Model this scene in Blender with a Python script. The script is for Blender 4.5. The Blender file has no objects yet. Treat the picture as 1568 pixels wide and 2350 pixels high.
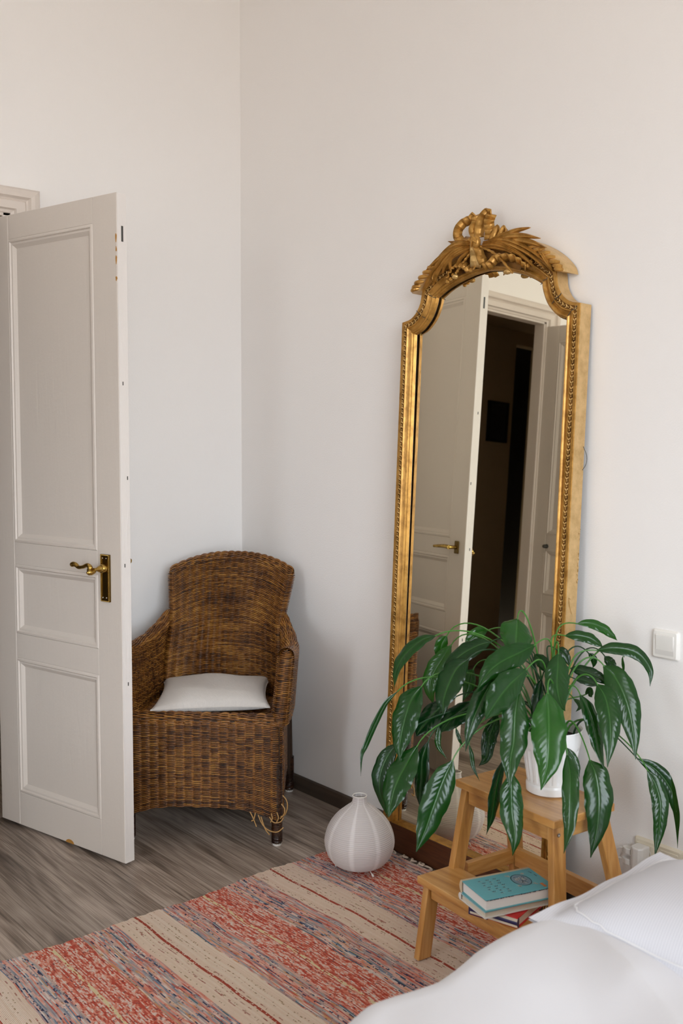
import bpy, bmesh, math, random
import numpy as np
from math import sin, cos, pi, radians, sqrt, atan2
from mathutils import Vector, Matrix
random.seed(7)
RNG = np.random.default_rng(11)
SC = bpy.context.scene
COL = SC.collection

# ------------------------------------------------------------------ camera, world, lights, exposure
cam_d = bpy.data.cameras.new('camera')
cam = bpy.data.objects.new('camera', cam_d)
COL.objects.link(cam)
AZ, TH, RO = radians(139.874), radians(4.243), radians(0.175)
fw = Vector((cos(AZ)*cos(TH), sin(AZ)*cos(TH), -sin(TH)))
rt = Vector((sin(AZ), -cos(AZ), 0))
up = rt.cross(fw)
rt2 = rt*cos(RO) + up*sin(RO)
up2 = up*cos(RO) - rt*sin(RO)
M3 = Matrix((rt2, up2, -fw)).transposed()
cam.matrix_world = Matrix.Translation((3.6062, -2.4686, 1.45)) @ M3.to_4x4()
cam_d.sensor_fit = 'VERTICAL'
cam_d.sensor_height = 36.0
cam_d.sensor_width = 24.02
cam_d.lens = 36.0*2285.0/2350.0
cam_d.clip_start = 0.05
cam_d.dof.use_dof = True
cam_d.dof.focus_distance = 3.15
cam_d.dof.aperture_fstop = 4.0
SC.camera = cam

SC.view_settings.view_transform = 'Standard'
SC.view_settings.look = 'None'
SC.view_settings.gamma = 1.0
SC.view_settings.use_curve_mapping = False
SC.view_settings.exposure = 0.0

world = bpy.data.worlds.new('sky')
SC.world = world
world.use_nodes = True
wt = world.node_tree; wn = wt.nodes; bg = wn['Background']
SKY = 12.7
bg.inputs[1].default_value = SKY
# overcast blue-white sky above the horizon, warm sunlit ground and facades below it
tcw = wn.new('ShaderNodeTexCoord'); spw = wn.new('ShaderNodeSeparateXYZ'); rmw = wn.new('ShaderNodeValToRGB')
maw = wn.new('ShaderNodeMath'); maw.operation = 'MULTIPLY_ADD'; maw.inputs[1].default_value = .5; maw.inputs[2].default_value = .5
wt.links.new(tcw.outputs['Generated'], spw.inputs[0]); wt.links.new(spw.outputs['Z'], maw.inputs[0]); wt.links.new(maw.outputs[0], rmw.inputs[0]); wt.links.new(rmw.outputs[0], bg.inputs[0])
for e_, (p_, c_) in zip([rmw.color_ramp.elements[0], rmw.color_ramp.elements[1], rmw.color_ramp.elements.new(.53)], [(.46, (.36, .325, .285, 1)), (1.0, (.60, .76, 1.0, 1)), (.54, (.80, .90, 1.0, 1))]):
    e_.position = p_; e_.color = c_

ROOM_X, ROOM_Y, ROOM_Z = 6.2, -4.9, 3.45
WIN = [(-4.15, -1.6, 0.55, 3.25)]      # the tall window in the wall at x = ROOM_X
for i, (y0, y1, z0, z1) in enumerate(WIN):                      # portals: daylight enters through the window openings
    l = bpy.data.lights.new('window_portal', 'AREA')
    l.shape = 'RECTANGLE'; l.size = z1-z0; l.size_y = y1-y0
    l.cycles.is_portal = True
    o = bpy.data.objects.new('window_portal', l); COL.objects.link(o)
    o.location = (ROOM_X+.16, (y0+y1)/2, (z0+z1)/2); o.rotation_euler = (0, radians(90), 0)
WIN_BACK = (1.9, 2.6, 0.6, 2.6)                                       # one more window in the wall at y = ROOM_Y, behind the camera
l = bpy.data.lights.new('window_portal', 'AREA')
l.shape = 'RECTANGLE'; l.size = WIN_BACK[1]-WIN_BACK[0]; l.size_y = WIN_BACK[3]-WIN_BACK[2]
l.cycles.is_portal = True
o = bpy.data.objects.new('window_portal', l); COL.objects.link(o)
o.location = ((WIN_BACK[0]+WIN_BACK[1])/2, ROOM_Y-.13, (WIN_BACK[2]+WIN_BACK[3])/2); o.rotation_euler = (radians(90), 0, 0)
SC.cycles.max_bounces = 12
SC.cycles.diffuse_bounces = 8

# ------------------------------------------------------------------ node helpers
def srgb(r, g, b):
    f = lambda c: (c/12.92 if c <= .04045 else ((c+.055)/1.055)**2.4)
    return (f(r/255), f(g/255), f(b/255), 1)

class Mat:
    def __init__(s, name, col=(.8, .8, .8, 1), rough=.5, metal=0., **kw):
        s.m = bpy.data.materials.new(name); s.m.use_nodes = True
        s.t = s.m.node_tree; s.N = s.t.nodes; s.L = s.t.links
        s.b = s.N['Principled BSDF']
        s.b.inputs['Base Color'].default_value = col
        s.b.inputs['Roughness'].default_value = rough
        s.b.inputs['Metallic'].default_value = metal
        for k, v in kw.items():
            s.b.inputs[k.replace('_', ' ')].default_value = v
    def n(s, typ, **kw):
        nd = s.N.new(typ)
        for k, v in kw.items():
            if k.startswith('i_'):
                key = k[2:]
                key = int(key) if key.isdigit() else key.replace('_', ' ')
                if hasattr(v, 'is_linked') or isinstance(v, bpy.types.NodeSocket): s.L.new(v, nd.inputs[key])
                else: nd.inputs[key].default_value = v
            else: setattr(nd, k, v)
        return nd
    def link(s, a, b): s.L.new(a, b)
    def coord(s, which='Object', scale=(1, 1, 1), rnd=0.):
        tc = s.n('ShaderNodeTexCoord')
        mp = s.n('ShaderNodeMapping'); mp.inputs['Scale'].default_value = scale
        s.link(tc.outputs[which], mp.inputs['Vector'])
        if rnd:
            oi = s.n('ShaderNodeObjectInfo')
            mu = s.n('ShaderNodeVectorMath', operation='SCALE'); mu.inputs[0].default_value = (37.1, 11.7, 23.3)
            mm = s.n('ShaderNodeMath', operation='MULTIPLY', i_0=oi.outputs['Random'], i_1=rnd)
            s.link(mm.outputs[0], mu.inputs['Scale'])
            s.link(mu.outputs[0], mp.inputs['Location'])
        return mp.outputs[0]
    def noise(s, vec, scale=5., detail=3., rough=.5, dist=0., out='Fac'):
        nd = s.n('ShaderNodeTexNoise'); s.link(vec, nd.inputs['Vector'])
        nd.inputs['Scale'].default_value = scale; nd.inputs['Detail'].default_value = detail
        nd.inputs['Roughness'].default_value = rough; nd.inputs['Distortion'].default_value = dist
        return nd.outputs[out]
    def ramp(s, fac, stops, interp='LINEAR'):
        nd = s.n('ShaderNodeValToRGB'); s.link(fac, nd.inputs['Fac'])
        cr = nd.color_ramp; cr.interpolation = interp
        while len(cr.elements) < len(stops): cr.elements.new(.5)
        for e, (p, c) in zip(cr.elements, stops):
            e.position = p; e.color = c if len(c) == 4 else (*c, 1)
        return nd.outputs['Color']
    def math(s, op, a, b=None, c=None, clamp=False):
        nd = s.n('ShaderNodeMath', operation=op); nd.use_clamp = clamp
        for i, v in enumerate((a, b, c)):
            if v is None: continue
            if isinstance(v, bpy.types.NodeSocket): s.link(v, nd.inputs[i])
            else: nd.inputs[i].default_value = v
        return nd.outputs[0]
    def mix(s, fac, a, b, blend='MIX'):
        nd = s.n('ShaderNodeMix', data_type='RGBA', blend_type=blend)
        for i, v in ((0, fac), (6, a), (7, b)):
            if isinstance(v, bpy.types.NodeSocket): s.link(v, nd.inputs[i])
            else: nd.inputs[i].default_value = v
        return nd.outputs[2]
    def color(s, c): s.link(c, s.b.inputs['Base Color'])
    def rough(s, c): s.link(c, s.b.inputs['Roughness'])
    def bump(s, h, dist=.001, strength=1.):
        nd = s.n('ShaderNodeBump'); s.link(h, nd.inputs['Height'])
        nd.inputs['Distance'].default_value = dist; nd.inputs['Strength'].default_value = strength
        s.link(nd.outputs[0], s.b.inputs['Normal'])
        return nd

# ------------------------------------------------------------------ mesh helpers
class MB:
    def __init__(s): s.v = []; s.f = []; s.a = []
    def add(s, v, f, a=None):
        o = len(s.v)
        s.v.extend([tuple(map(float, p)) for p in v]); s.f.extend([tuple(i+o for i in q) for q in f])
        if a is not None: s.a.extend(a)
        return s
    def box(s, x0, x1, y0, y1, z0, z1, M=None):
        v = [(x, y, z) for x in (x0, x1) for y in (y0, y1) for z in (z0, z1)]
        if M is not None: v = [tuple(M @ Vector(p)) for p in v]
        return s.add(v, [(0, 1, 3, 2), (4, 6, 7, 5), (0, 4, 5, 1), (2, 3, 7, 6), (0, 2, 6, 4), (1, 5, 7, 3)])
    def hexa(s, bot, top):
        return s.add(list(bot)+list(top), [(3, 2, 1, 0), (4, 5, 6, 7), (0, 1, 5, 4), (1, 2, 6, 5), (2, 3, 7, 6), (3, 0, 4, 7)])
    def tube(s, pts, r, n=8, cap=True, closed=False):
        P = np.array(pts, float); m = len(P)
        R = np.full(m, r) if np.isscalar(r) else np.array(r, float)
        T = np.roll(P, -1, 0)-np.roll(P, 1, 0) if closed else np.gradient(P, axis=0)
        T /= np.linalg.norm(T, axis=1)[:, None]+1e-12
        N = np.cross(T[0], (0, 0, 1.)); 
        if np.linalg.norm(N) < .1: N = np.cross(T[0], (1., 0, 0))
        N /= np.linalg.norm(N)
        V = []
        for i in range(m):
            N = N-T[i]*(N@T[i]); N /= np.linalg.norm(N)+1e-12
            B = np.cross(T[i], N)
            for k in range(n):
                a = 2*pi*k/n
                V.append(P[i]+R[i]*(cos(a)*N+sin(a)*B))
        F = []
        for i in range(m if closed else m-1):
            j = (i+1) % m
            for k in range(n):
                F.append((i*n+k, i*n+(k+1) % n, j*n+(k+1) % n, j*n+k))
        if cap and not closed:
            F.append(tuple(range(n-1, -1, -1))); F.append(tuple((m-1)*n+k for k in range(n)))
        return s.add(V, F)
    def lathe(s, prof, c=(0, 0, 0), n=48, M=None):
        V = []; F = []
        for r, z in prof:
            for k in range(n):
                a = 2*pi*k/n; V.append((c[0]+r*cos(a), c[1]+r*sin(a), c[2]+z))
        for i in range(len(prof)-1):
            for k in range(n):
                F.append((i*n+k, i*n+(k+1) % n, (i+1)*n+(k+1) % n, (i+1)*n+k))
        if M is not None: V = [tuple(M @ Vector(p)) for p in V]
        return s.add(V, F)
    def grid(s, G, closed_u=False, closed_v=False):
        G = np.asarray(G, float); a, b = G.shape[:2]
        F = []
        for i in range(a if closed_u else a-1):
            for j in range(b if closed_v else b-1):
                i2, j2 = (i+1) % a, (j+1) % b
                F.append((i*b+j, i2*b+j, i2*b+j2, i*b+j2))
        return s.add(G.reshape(-1, 3), F)
    def prism(s, poly, z0, z1, M=None):
        n = len(poly)
        v = [(x, y, z0) for x, y in poly]+[(x, y, z1) for x, y in poly]
        if M is not None: v = [tuple(M @ Vector(p)) for p in v]
        return s.add(v, [tuple(range(n-1, -1, -1)), tuple(range(n, 2*n))]+[(i, (i+1) % n, n+(i+1) % n, n+i) for i in range(n)])
    def ball(s, c, rx, ry=None, rz=None, n=8, M=None):
        ry = ry or rx; rz = rz or rx
        V = []; F = []
        m = max(3, n//2)
        for i in range(m+1):
            t = pi*i/m
            for k in range(n):
                a = 2*pi*k/n; V.append((rx*sin(t)*cos(a), ry*sin(t)*sin(a), rz*cos(t)))
        for i in range(m):
            for k in range(n): F.append((i*n+k, (i+1)*n+k, (i+1)*n+(k+1) % n, i*n+(k+1) % n))
        if M is not None: V = [tuple(M @ Vector(p)) for p in V]
        return s.add([(p[0]+c[0], p[1]+c[1], p[2]+c[2]) for p in V], F)
    def build(s, name, mat, parent=None, smooth=True, angle=40, bevel=0, kind=None, label=None, seg=2, solid=0, sub=0):
        me = bpy.data.meshes.new(name)
        me.from_pydata(s.v, [], s.f); me.update()
        bm = bmesh.new(); bm.from_mesh(me)
        bmesh.ops.recalc_face_normals(bm, faces=bm.faces); bm.to_mesh(me); bm.free()
        return finish(me, name, mat, parent, smooth, angle, bevel, kind, label, seg, solid, sub)

ORG = {}
def finish(me, name, mat, parent=None, smooth=True, angle=40, bevel=0, kind=None, label=None, seg=2, solid=0, sub=0):
    if mat: me.materials.append(mat.m if isinstance(mat, Mat) else mat)
    if smooth:
        me.polygons.foreach_set('use_smooth', [True]*len(me.polygons))
        me.set_sharp_from_angle(angle=radians(angle))
    o = bpy.data.objects.new(name, me); COL.objects.link(o)
    org = ORG.get(parent.name, Vector((0, 0, 0))) if parent else Vector((0, 0, 0))
    if parent:
        o.parent = parent
        if org.length: me.transform(Matrix.Translation(-org))
        ORG[o.name] = org
    if solid:
        md = o.modifiers.new('thickness', 'SOLIDIFY'); md.thickness = solid; md.offset = 0
    if bevel:
        md = o.modifiers.new('edge', 'BEVEL'); md.width = bevel; md.segments = seg; md.limit_method = 'ANGLE'; md.angle_limit = radians(35)
        md.harden_normals = False
    if sub:
        md = o.modifiers.new('soft', 'SUBSURF'); md.levels = sub; md.render_levels = sub
    if kind: o['kind'] = kind
    if label: o['label'] = label
    return o

def fast(name, V, F, mat, parent=None, smooth=True, angle=180, kind=None, attr=None, label=None):
    """numpy mesh of quads, optional float attribute per vertex"""
    V = np.ascontiguousarray(V, np.float32).reshape(-1, 3); F = np.ascontiguousarray(F, np.int32).reshape(-1, 4)
    if parent is not None and parent.name in ORG: V = V-np.array(ORG[parent.name], np.float32)
    me = bpy.data.meshes.new(name)
    me.vertices.add(len(V)); me.vertices.foreach_set('co', V.ravel())
    me.loops.add(F.size); me.loops.foreach_set('vertex_index', F.ravel())
    me.polygons.add(len(F)); me.polygons.foreach_set('loop_start', np.arange(0, F.size, 4, dtype=np.int32))
    if smooth: me.polygons.foreach_set('use_smooth', np.ones(len(F), bool))
    me.update(calc_edges=True)
    for k, a in (attr or {}).items():
        at = me.attributes.new(k, 'FLOAT', 'POINT'); at.data.foreach_set('value', np.ascontiguousarray(a, np.float32).ravel())
    if smooth and angle < 180: me.set_sharp_from_angle(angle=radians(angle))
    me.materials.append(mat.m)
    o = bpy.data.objects.new(name, me); COL.objects.link(o)
    if parent is not None:
        o.parent = parent; ORG[o.name] = ORG.get(parent.name, Vector((0, 0, 0)))
    if kind: o['kind'] = kind
    if label: o['label'] = label
    return o

def thing(name, label, cat, loc=(0, 0, 0), group=None):
    o = bpy.data.objects.new(name, None); COL.objects.link(o)
    o.location = loc; o.empty_display_size = .05
    ORG[o.name] = Vector(loc)
    o['label'] = label; o['category'] = cat
    if group: o['group'] = group
    return o
def tag(o, label, cat, group=None):
    o['label'] = label; o['category'] = cat
    if group: o['group'] = group
    return o
def struct(o): o['kind'] = 'structure'; return o
def bez(p0, p1, p2, p3, n=12):
    t = np.linspace(0, 1, n)[:, None]; p0, p1, p2, p3 = (np.array(p, float) for p in (p0, p1, p2, p3))
    return (1-t)**3*p0+3*(1-t)**2*t*p1+3*(1-t)*t*t*p2+t**3*p3
def spline(pts, n):
    """Catmull-Rom through pts, n samples"""
    P = np.array(pts, float); P = np.vstack([2*P[0]-P[1], P, 2*P[-1]-P[-2]])
    m = len(P)-3; t = np.linspace(0, m, n); i = np.minimum(t.astype(int), m-1); f = (t-i)[:, None]
    a, b, c_, d = P[i], P[i+1], P[i+2], P[i+3]
    return .5*((2*b)+(c_-a)*f+(2*a-5*b+4*c_-d)*f*f+(3*b-a-3*c_+d)*f**3)

# ------------------------------------------------------------------ materials
def plaster(name, col, s=190, d=.0011, st=.6):
    m = Mat(name, col, .85)
    c = m.coord()
    a = m.noise(c, s, 2, .6); b = m.noise(c, 1.7, 3, .5)
    m.color(m.mix(m.math('MULTIPLY', b, .35), col, tuple(k*.93 for k in col[:3])+(1,)))
    m.bump(a, d, st)
    return m
M_WALL = plaster('wall_paint', (.865, .846, .828, 1))
M_CEIL = plaster('ceiling_paint', (.90, .885, .865, 1), 60, .0005)
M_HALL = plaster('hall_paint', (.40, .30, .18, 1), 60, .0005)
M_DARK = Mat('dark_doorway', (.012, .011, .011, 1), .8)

def paint(name, col, rough=.42, st=.35):
    m = Mat(name, col, rough)
    c = m.coord(); cs = m.coord(scale=(14, 14, 1.6))
    a = m.noise(cs, 3, 4, .6, .6); b = m.noise(c, 90, 3, .6); g = m.noise(c, 2.5, 3)
    m.color(m.mix(m.math('MULTIPLY', g, .3), col, tuple(k*.9 for k in col[:3])+(1,)))
    m.bump(m.math('ADD', m.math('MULTIPLY', a, 1.6), m.math('MULTIPLY', b, .35)), .0022, st)
    return m
M_DOOR = paint('old_door_paint', (.67, .61, .55, 1))
M_DOOREDGE = paint('door_edge_lit_paint', (.80, .76, .73, 1), .5, .6)  # paler than the leaf: window light on the edge is put into the colour
M_TRIM = paint('trim_paint', (.70, .63, .57, 1), .45, .15)
M_WHITE = Mat('white_plastic', (.82, .80, .76, 1), .28)
M_CREAM = Mat('cream_plastic', (.72, .66, .53, 1), .35)
M_GREYPL = Mat('grey_white_plastic', (.70, .68, .65, 1), .35)
M_BLACK = Mat('black', (.008, .008, .009, 1), .5)
M_PORC = Mat('white_ceramic', (.90, .90, .91, 1), .22)
M_SOIL = Mat('potting_soil', (.025, .017, .012, 1), .95)
c = M_SOIL.coord(); M_SOIL.bump(M_SOIL.noise(c, 120, 4), .004, 1)
M_STEEL = Mat('steel', (.6, .6, .6, 1), .3, 1.)
M_GREYWIRE = Mat('dark_wire', (.05, .05, .045, 1), .5)
M_BRASS = Mat('brass', (.52, .34, .09, 1), .24, 1.)
c = M_BRASS.coord(); M_BRASS.color(M_BRASS.ramp(M_BRASS.noise(c, 55, 3), [(.3, (.36, .22, .05)), (.7, (.60, .41, .12))]))
M_BRASSDARK = Mat('brass_dark_reflection', (.16, .10, .03, 1), .3, 1.)  # dark reflection on the handle plates is put into the brass colour

def giltmat(name, lo, hi, rough=.34):
    m = Mat(name, hi, rough, .5)
    c = m.coord(); a = m.noise(c, 26, 5, .65); b = m.noise(c, 160, 2)
    m.color(m.ramp(a, [(.34, lo), (.56, hi), (.8, tuple(min(1, k*1.18) for k in hi))]))
    m.rough(m.math('ADD', m.math('MULTIPLY', b, .18), rough-.09))
    m.bump(b, .0005, .35)
    return m
M_GILT = giltmat('gilt', (.29, .135, .020, 1), (.52, .275, .062, 1))
M_GILTSIDE = giltmat('gilt_side', (.52, .34, .14, 1), (.66, .45, .21, 1), .42)
M_GILTBRIGHT = giltmat('gilt_burnished', (.42, .24, .06, 1), (.66, .43, .16, 1), .24)
M_GILTDARK = giltmat('gilt_painted_shade', (.06, .022, .004, 1), (.20, .09, .016, 1), .4)  # darker gilt with the shade of the hollows put into its colour
M_MIRROR = Mat('mirror_glass', (.95, .915, .78, 1), .01, 1.)
M_BASEWOOD = Mat('mahogany', (.07, .022, .008, 1), .35)
c = M_BASEWOOD.coord(scale=(1, 12, 12)); M_BASEWOOD.color(M_BASEWOOD.ramp(M_BASEWOOD.noise(c, 9, 5, .6), [(.3, (.045, .013, .005)), (.75, (.12, .042, .014))]))
M_BACKB = Mat('bare_wood', (.10, .07, .045, 1), .8)

def wood(name, stops, axis='X', rough=.38, s=1., rnd=3., coat=.0):
    sc = {'X': (1.2, 22, 22), 'Y': (22, 1.2, 22), 'Z': (22, 22, 1.2)}[axis]
    m = Mat(name, (.5, .3, .1, 1), rough)
    c = m.coord(scale=tuple(k*s for k in sc), rnd=rnd)
    a = m.noise(c, 2.2, 4, .6, .4)
    sc2 = {'X': (.25, 38, 38), 'Y': (38, .25, 38), 'Z': (38, 38, .25)}[axis]
    b = m.noise(m.coord(scale=sc2, rnd=rnd), 1., 1, .5)
    m.color(m.ramp(m.math('ADD', m.math('MULTIPLY', a, .75), m.math('MULTIPLY', b, .25)), stops))
    m.bump(a, .0006, .25)
    m.b.inputs['Coat Weight'].default_value = coat; m.b.inputs['Coat Roughness'].default_value = .32
    return m
BAMB = [(.25, (.30, .115, .022)), (.5, (.53, .255, .062)), (.75, (.70, .41, .15))]
M_BAMX = wood('bamboo_along_x', BAMB, 'X', coat=.55); M_BAMY = wood('bamboo_along_y', BAMB, 'Y', coat=.55); M_BAMZ = wood('bamboo_along_z', BAMB, 'Z', coat=.55)

# laminate floor: grey-brown oak with knots
M_FLOOR = Mat('oak_laminate', (.2, .16, .13, 1), .38)
m = M_FLOOR
cc = m.coord(scale=(1, 1, 1), rnd=9.)
sep = m.n('ShaderNodeSeparateXYZ', i_Vector=cc)
warp = m.noise(m.coord(scale=(1.3, 4.2, 1), rnd=9.), 1.3, 2, .5)
rings = m.math('ADD', m.math('MULTIPLY', sep.outputs['Y'], 24.), m.math('MULTIPLY', warp, 6.5))
wv = m.math('MULTIPLY', m.math('ADD', m.math('SINE', m.math('MULTIPLY', rings, 6.283)), 1.), .5)
fine = m.noise(m.coord(scale=(2.0, 105., 1), rnd=9.), 1.7, 4, .65, .2)
broad = m.noise(m.coord(scale=(.9, 7., 1), rnd=9.), 1.3, 3, .5)
knot = m.n('ShaderNodeTexVoronoi', i_Scale=1.0); m.link(m.coord(scale=(1.5, 7.2, 1), rnd=9.), knot.inputs['Vector'])
kn = m.ramp(knot.outputs['Distance'], [(.05, (1, 1, 1)), (.26, (0, 0, 0))])
val = m.math('ADD', m.math('ADD', m.math('MULTIPLY', wv, .055), m.math('MULTIPLY', fine, .52)), m.math('MULTIPLY', broad, .52))
col = m.ramp(val, [(.34, (.055, .040, .032)), (.46, (.175, .133, .105)), (.58, (.38, .31, .258)), (.74, (.60, .52, .455))])
oi = m.n('ShaderNodeObjectInfo')
col = m.mix(m.math('MULTIPLY', oi.outputs['Random'], .3), col, (.10, .078, .062, 1))
col = m.mix(m.math('MULTIPLY', kn, .72), col, (.028, .019, .015, 1))
m.color(col)
m.bump(fine, .0005, .3)
M_BASEB = wood('dark_baseboard', [(.25, (.035, .024, .017)), (.75, (.10, .07, .05))], 'X', .45)

# wicker
M_WICKER = Mat('varnished_rattan', (.3, .15, .04, 1), .3)
m = M_WICKER
at = m.n('ShaderNodeAttribute', attribute_name='strand')
at2 = m.n('ShaderNodeAttribute', attribute_name='over')
c = m.coord(); n1 = m.noise(c, 9, 3, .6); n2 = m.noise(c, 75, 2)
v = m.math('ADD', m.math('ADD', m.math('MULTIPLY_ADD', at.outputs['Fac'], .42, .03), m.math('MULTIPLY', n1, .36)), m.math('MULTIPLY', n2, .20))
m.color(m.ramp(v, [(.30, (.018, .006, .003)), (.42, (.080, .026, .006)), (.56, (.215, .082, .015)), (.72, (.40, .19, .038)), (.90, (.58, .37, .14))]))
m.rough(m.math('ADD', m.math('MULTIPLY', n2, .2), .2))
M_WICKIN = Mat('rattan_core_gap_shade', (.035, .016, .006, 1), .5)  # dark lining paints shade into the gaps between strands; also colours the legs
M_FRAY = Mat('bare_rattan', (.42, .24, .08, 1), .5)

def cloth(name, col, weave=900, d=.0004, st=.5, var=.06):
    m = Mat(name, col, .9)
    c = m.coord(); a = m.noise(m.coord(scale=(weave, weave*.12, weave*.12)), 1, 2); b = m.noise(m.coord(scale=(weave*.12, weave, weave*.12)), 1, 2)
    t = m.math('ADD', a, b); g = m.noise(c, 6, 3)
    m.color(m.mix(m.math('MULTIPLY', m.math('ADD', m.math('MULTIPLY', t, .5), m.math('MULTIPLY', g, .5)), var*8, clamp=True), col, tuple(k*(1-var*3) for k in col[:3])+(1,)))
    m.bump(t, d, st)
    try: m.b.inputs['Sheen Weight'].default_value = .15
    except Exception: pass
    return m
M_LINEN = cloth('natural_linen', (.64, .60, .56, 1), 420, .0012, .9, .08)
M_DUVET = cloth('white_cotton', (.66, .665, .70, 1), 900, .0003, .3, .02)
M_SHEET = cloth('white_sheet', (.78, .78, .78, 1), 900, .0003, .3, .02)
M_PILLOW = Mat('striped_cotton', (.7, .7, .74, 1), .9)
m = M_PILLOW
sep = m.n('ShaderNodeSeparateXYZ', i_Vector=m.coord())
st = m.math('SINE', m.math('MULTIPLY', m.math('ADD', sep.outputs['X'], m.math('MULTIPLY', sep.outputs['Y'], .12)), 1150.))
m.color(m.mix(m.math('MULTIPLY_ADD', st, .5, .5), (.545, .55, .595, 1), (.62, .625, .665, 1)))
m.bump(m.noise(m.coord(), 300, 2), .0004, .4)
M_STITCH = cloth('pillow_hem', (.69, .69, .71, 1), 500, .0004, .5, .03)

# paper lantern
M_PAPER = Mat('rice_paper', (.74, .70, .675, 1), .75)
m = M_PAPER
at = m.n('ShaderNodeAttribute', attribute_name='seam')
m.color(m.mix(at.outputs['Fac'], (.58, .545, .54, 1), (.74, .715, .715, 1)))
m.b.inputs['Transmission Weight'].default_value = 0
m.b.inputs['Subsurface Weight'].default_value = .15
m.b.inputs['Subsurface Radius'].default_value = (.02, .015, .01)

# leaf
def leafmat(name, dark, light):
    m = Mat(name, dark, .27)
    at = m.n('ShaderNodeAttribute', attribute_name='vein')
    at2 = m.n('ShaderNodeAttribute', attribute_name='tone')
    n = m.noise(m.coord(), 28, 3)
    f = m.math('ADD', m.math('MULTIPLY', at2.outputs['Fac'], 1.0), m.math('MULTIPLY_ADD', n, .3, -.15), clamp=True)
    col = m.mix(f, dark, light)
    col = m.mix(m.math('MULTIPLY', at.outputs['Fac'], .45), col, (.06, .20, .035, 1))
    m.color(col)
    m.rough(m.math('MULTIPLY_ADD', n, .12, .13))
    m.b.inputs['Specular IOR Level'].default_value = .42
    tr = m.n('ShaderNodeBsdfTranslucent'); m.link(m.mix(f, (.008, .05, .004, 1), (.10, .30, .02, 1)), tr.inputs['Color'])
    mx = m.n('ShaderNodeMixShader'); mx.inputs[0].default_value = .22
    m.link(m.b.outputs[0], mx.inputs[1]); m.link(tr.outputs[0], mx.inputs[2])
    m.link(mx.outputs[0], m.N['Material Output'].inputs['Surface'])
    return m
M_LEAF = leafmat('peace_lily_leaf', (.0012, .016, .005, 1), (.011, .095, .006, 1))
M_STALK = Mat('leaf_stalk', (.045, .17, .02, 1), .4)
M_STALKD = Mat('leaf_stalk_dark', (.008, .05, .012, 1), .4)
M_TIP = Mat('dry_tip', (.16, .09, .03, 1), .7)

# ------------------------------------------------------------------ room shell
OY0, OY1, OZ = -2.11, -1.03, 2.262          # doorway in the left wall (x = 0)
# planks of the laminate floor are parts of the floor
floor = struct(MB().box(-1.6, ROOM_X+.1, ROOM_Y-.1, .12, -.06, -.012).build('floor', M_BASEB, smooth=False))
pl_v = MB(); L_, W_ = 1.285, .193
pl_v.box(-L_/2+.0005, L_/2-.0005, -W_/2+.0005, W_/2-.0005, -.012, 0)
plank_me = None
row = 0; y = .0
rr = random.Random(5)
while y > ROOM_Y:
    x = -1.45-rr.random()*L_
    while x < ROOM_X:
        xa, xb = max(x, -1.5), min(x+L_, ROOM_X)
        if xb-xa > .12 and not (x < 0 and y < -2.6 and False):
            if plank_me is None:
                o = pl_v.build('plank', M_FLOOR, floor, smooth=False)
                plank_me = o.data
            else:
                o = bpy.data.objects.new('plank', plank_me); COL.objects.link(o); o.parent = floor
            o.location = ((xa+xb)/2, y-W_/2, 0); o.scale = ((xb-xa)/L_, 1, 1)
        x += L_
    y -= W_; row += 1

wl = MB()
wl.box(-.06, 0, OY1, 0, 0, ROOM_Z); wl.box(-.06, 0, ROOM_Y, OY0, 0, ROOM_Z); wl.box(-.06, 0, OY0, OY1, OZ, ROOM_Z)
struct(wl.build('wall_left', M_WALL, smooth=False))
struct(MB().box(-.15, ROOM_X+.15, 0, .12, 0, ROOM_Z).build('wall_right', M_WALL, smooth=False))
wb = MB(); bx0, bx1, bz0, bz1 = WIN_BACK
wb.box(-.15, bx0, ROOM_Y-.12, ROOM_Y, 0, ROOM_Z); wb.box(bx1, ROOM_X+.15, ROOM_Y-.12, ROOM_Y, 0, ROOM_Z); wb.box(bx0, bx1, ROOM_Y-.12, ROOM_Y, 0, bz0); wb.box(bx0, bx1, ROOM_Y-.12, ROOM_Y, bz1, ROOM_Z)
struct(wb.build('wall_back', M_WALL, smooth=False))
f = MB(); e = .06; Y0, Y1 = ROOM_Y-.10, ROOM_Y-.04
f.box(bx0, bx0+e, Y0, Y1, bz0, bz1); f.box(bx1-e, bx1, Y0, Y1, bz0, bz1); f.box(bx0+e, bx1-e, Y0, Y1, bz0, bz0+e); f.box(bx0+e, bx1-e, Y0, Y1, bz1-e, bz1); f.box((bx0+bx1)/2-.03, (bx0+bx1)/2+.03, Y0, Y1, bz0+e, bz1-e)
w_ = struct(f.build('window_3', M_TRIM, smooth=False))
MB().box(bx0-.05, bx1+.05, ROOM_Y, ROOM_Y+.1, bz0-.04, bz0).build('window_sill', M_TRIM, w_, smooth=False, bevel=.006)
ww = MB(); ys = [ROOM_Y]+[k for w_ in WIN for k in w_[:2]]+[0]
for i in range(0, len(ys), 2): ww.box(ROOM_X, ROOM_X+.15, ys[i], ys[i+1], 0, ROOM_Z)
for (y0, y1, z0, z1) in WIN: ww.box(ROOM_X, ROOM_X+.15, y0, y1, 0, z0); ww.box(ROOM_X, ROOM_X+.15, y0, y1, z1, ROOM_Z)
struct(ww.build('wall_window', M_WALL, smooth=False))
struct(MB().box(-.15, ROOM_X+.15, ROOM_Y-.12, .12, ROOM_Z, ROOM_Z+.1).build('ceiling', M_CEIL, smooth=False))
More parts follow.
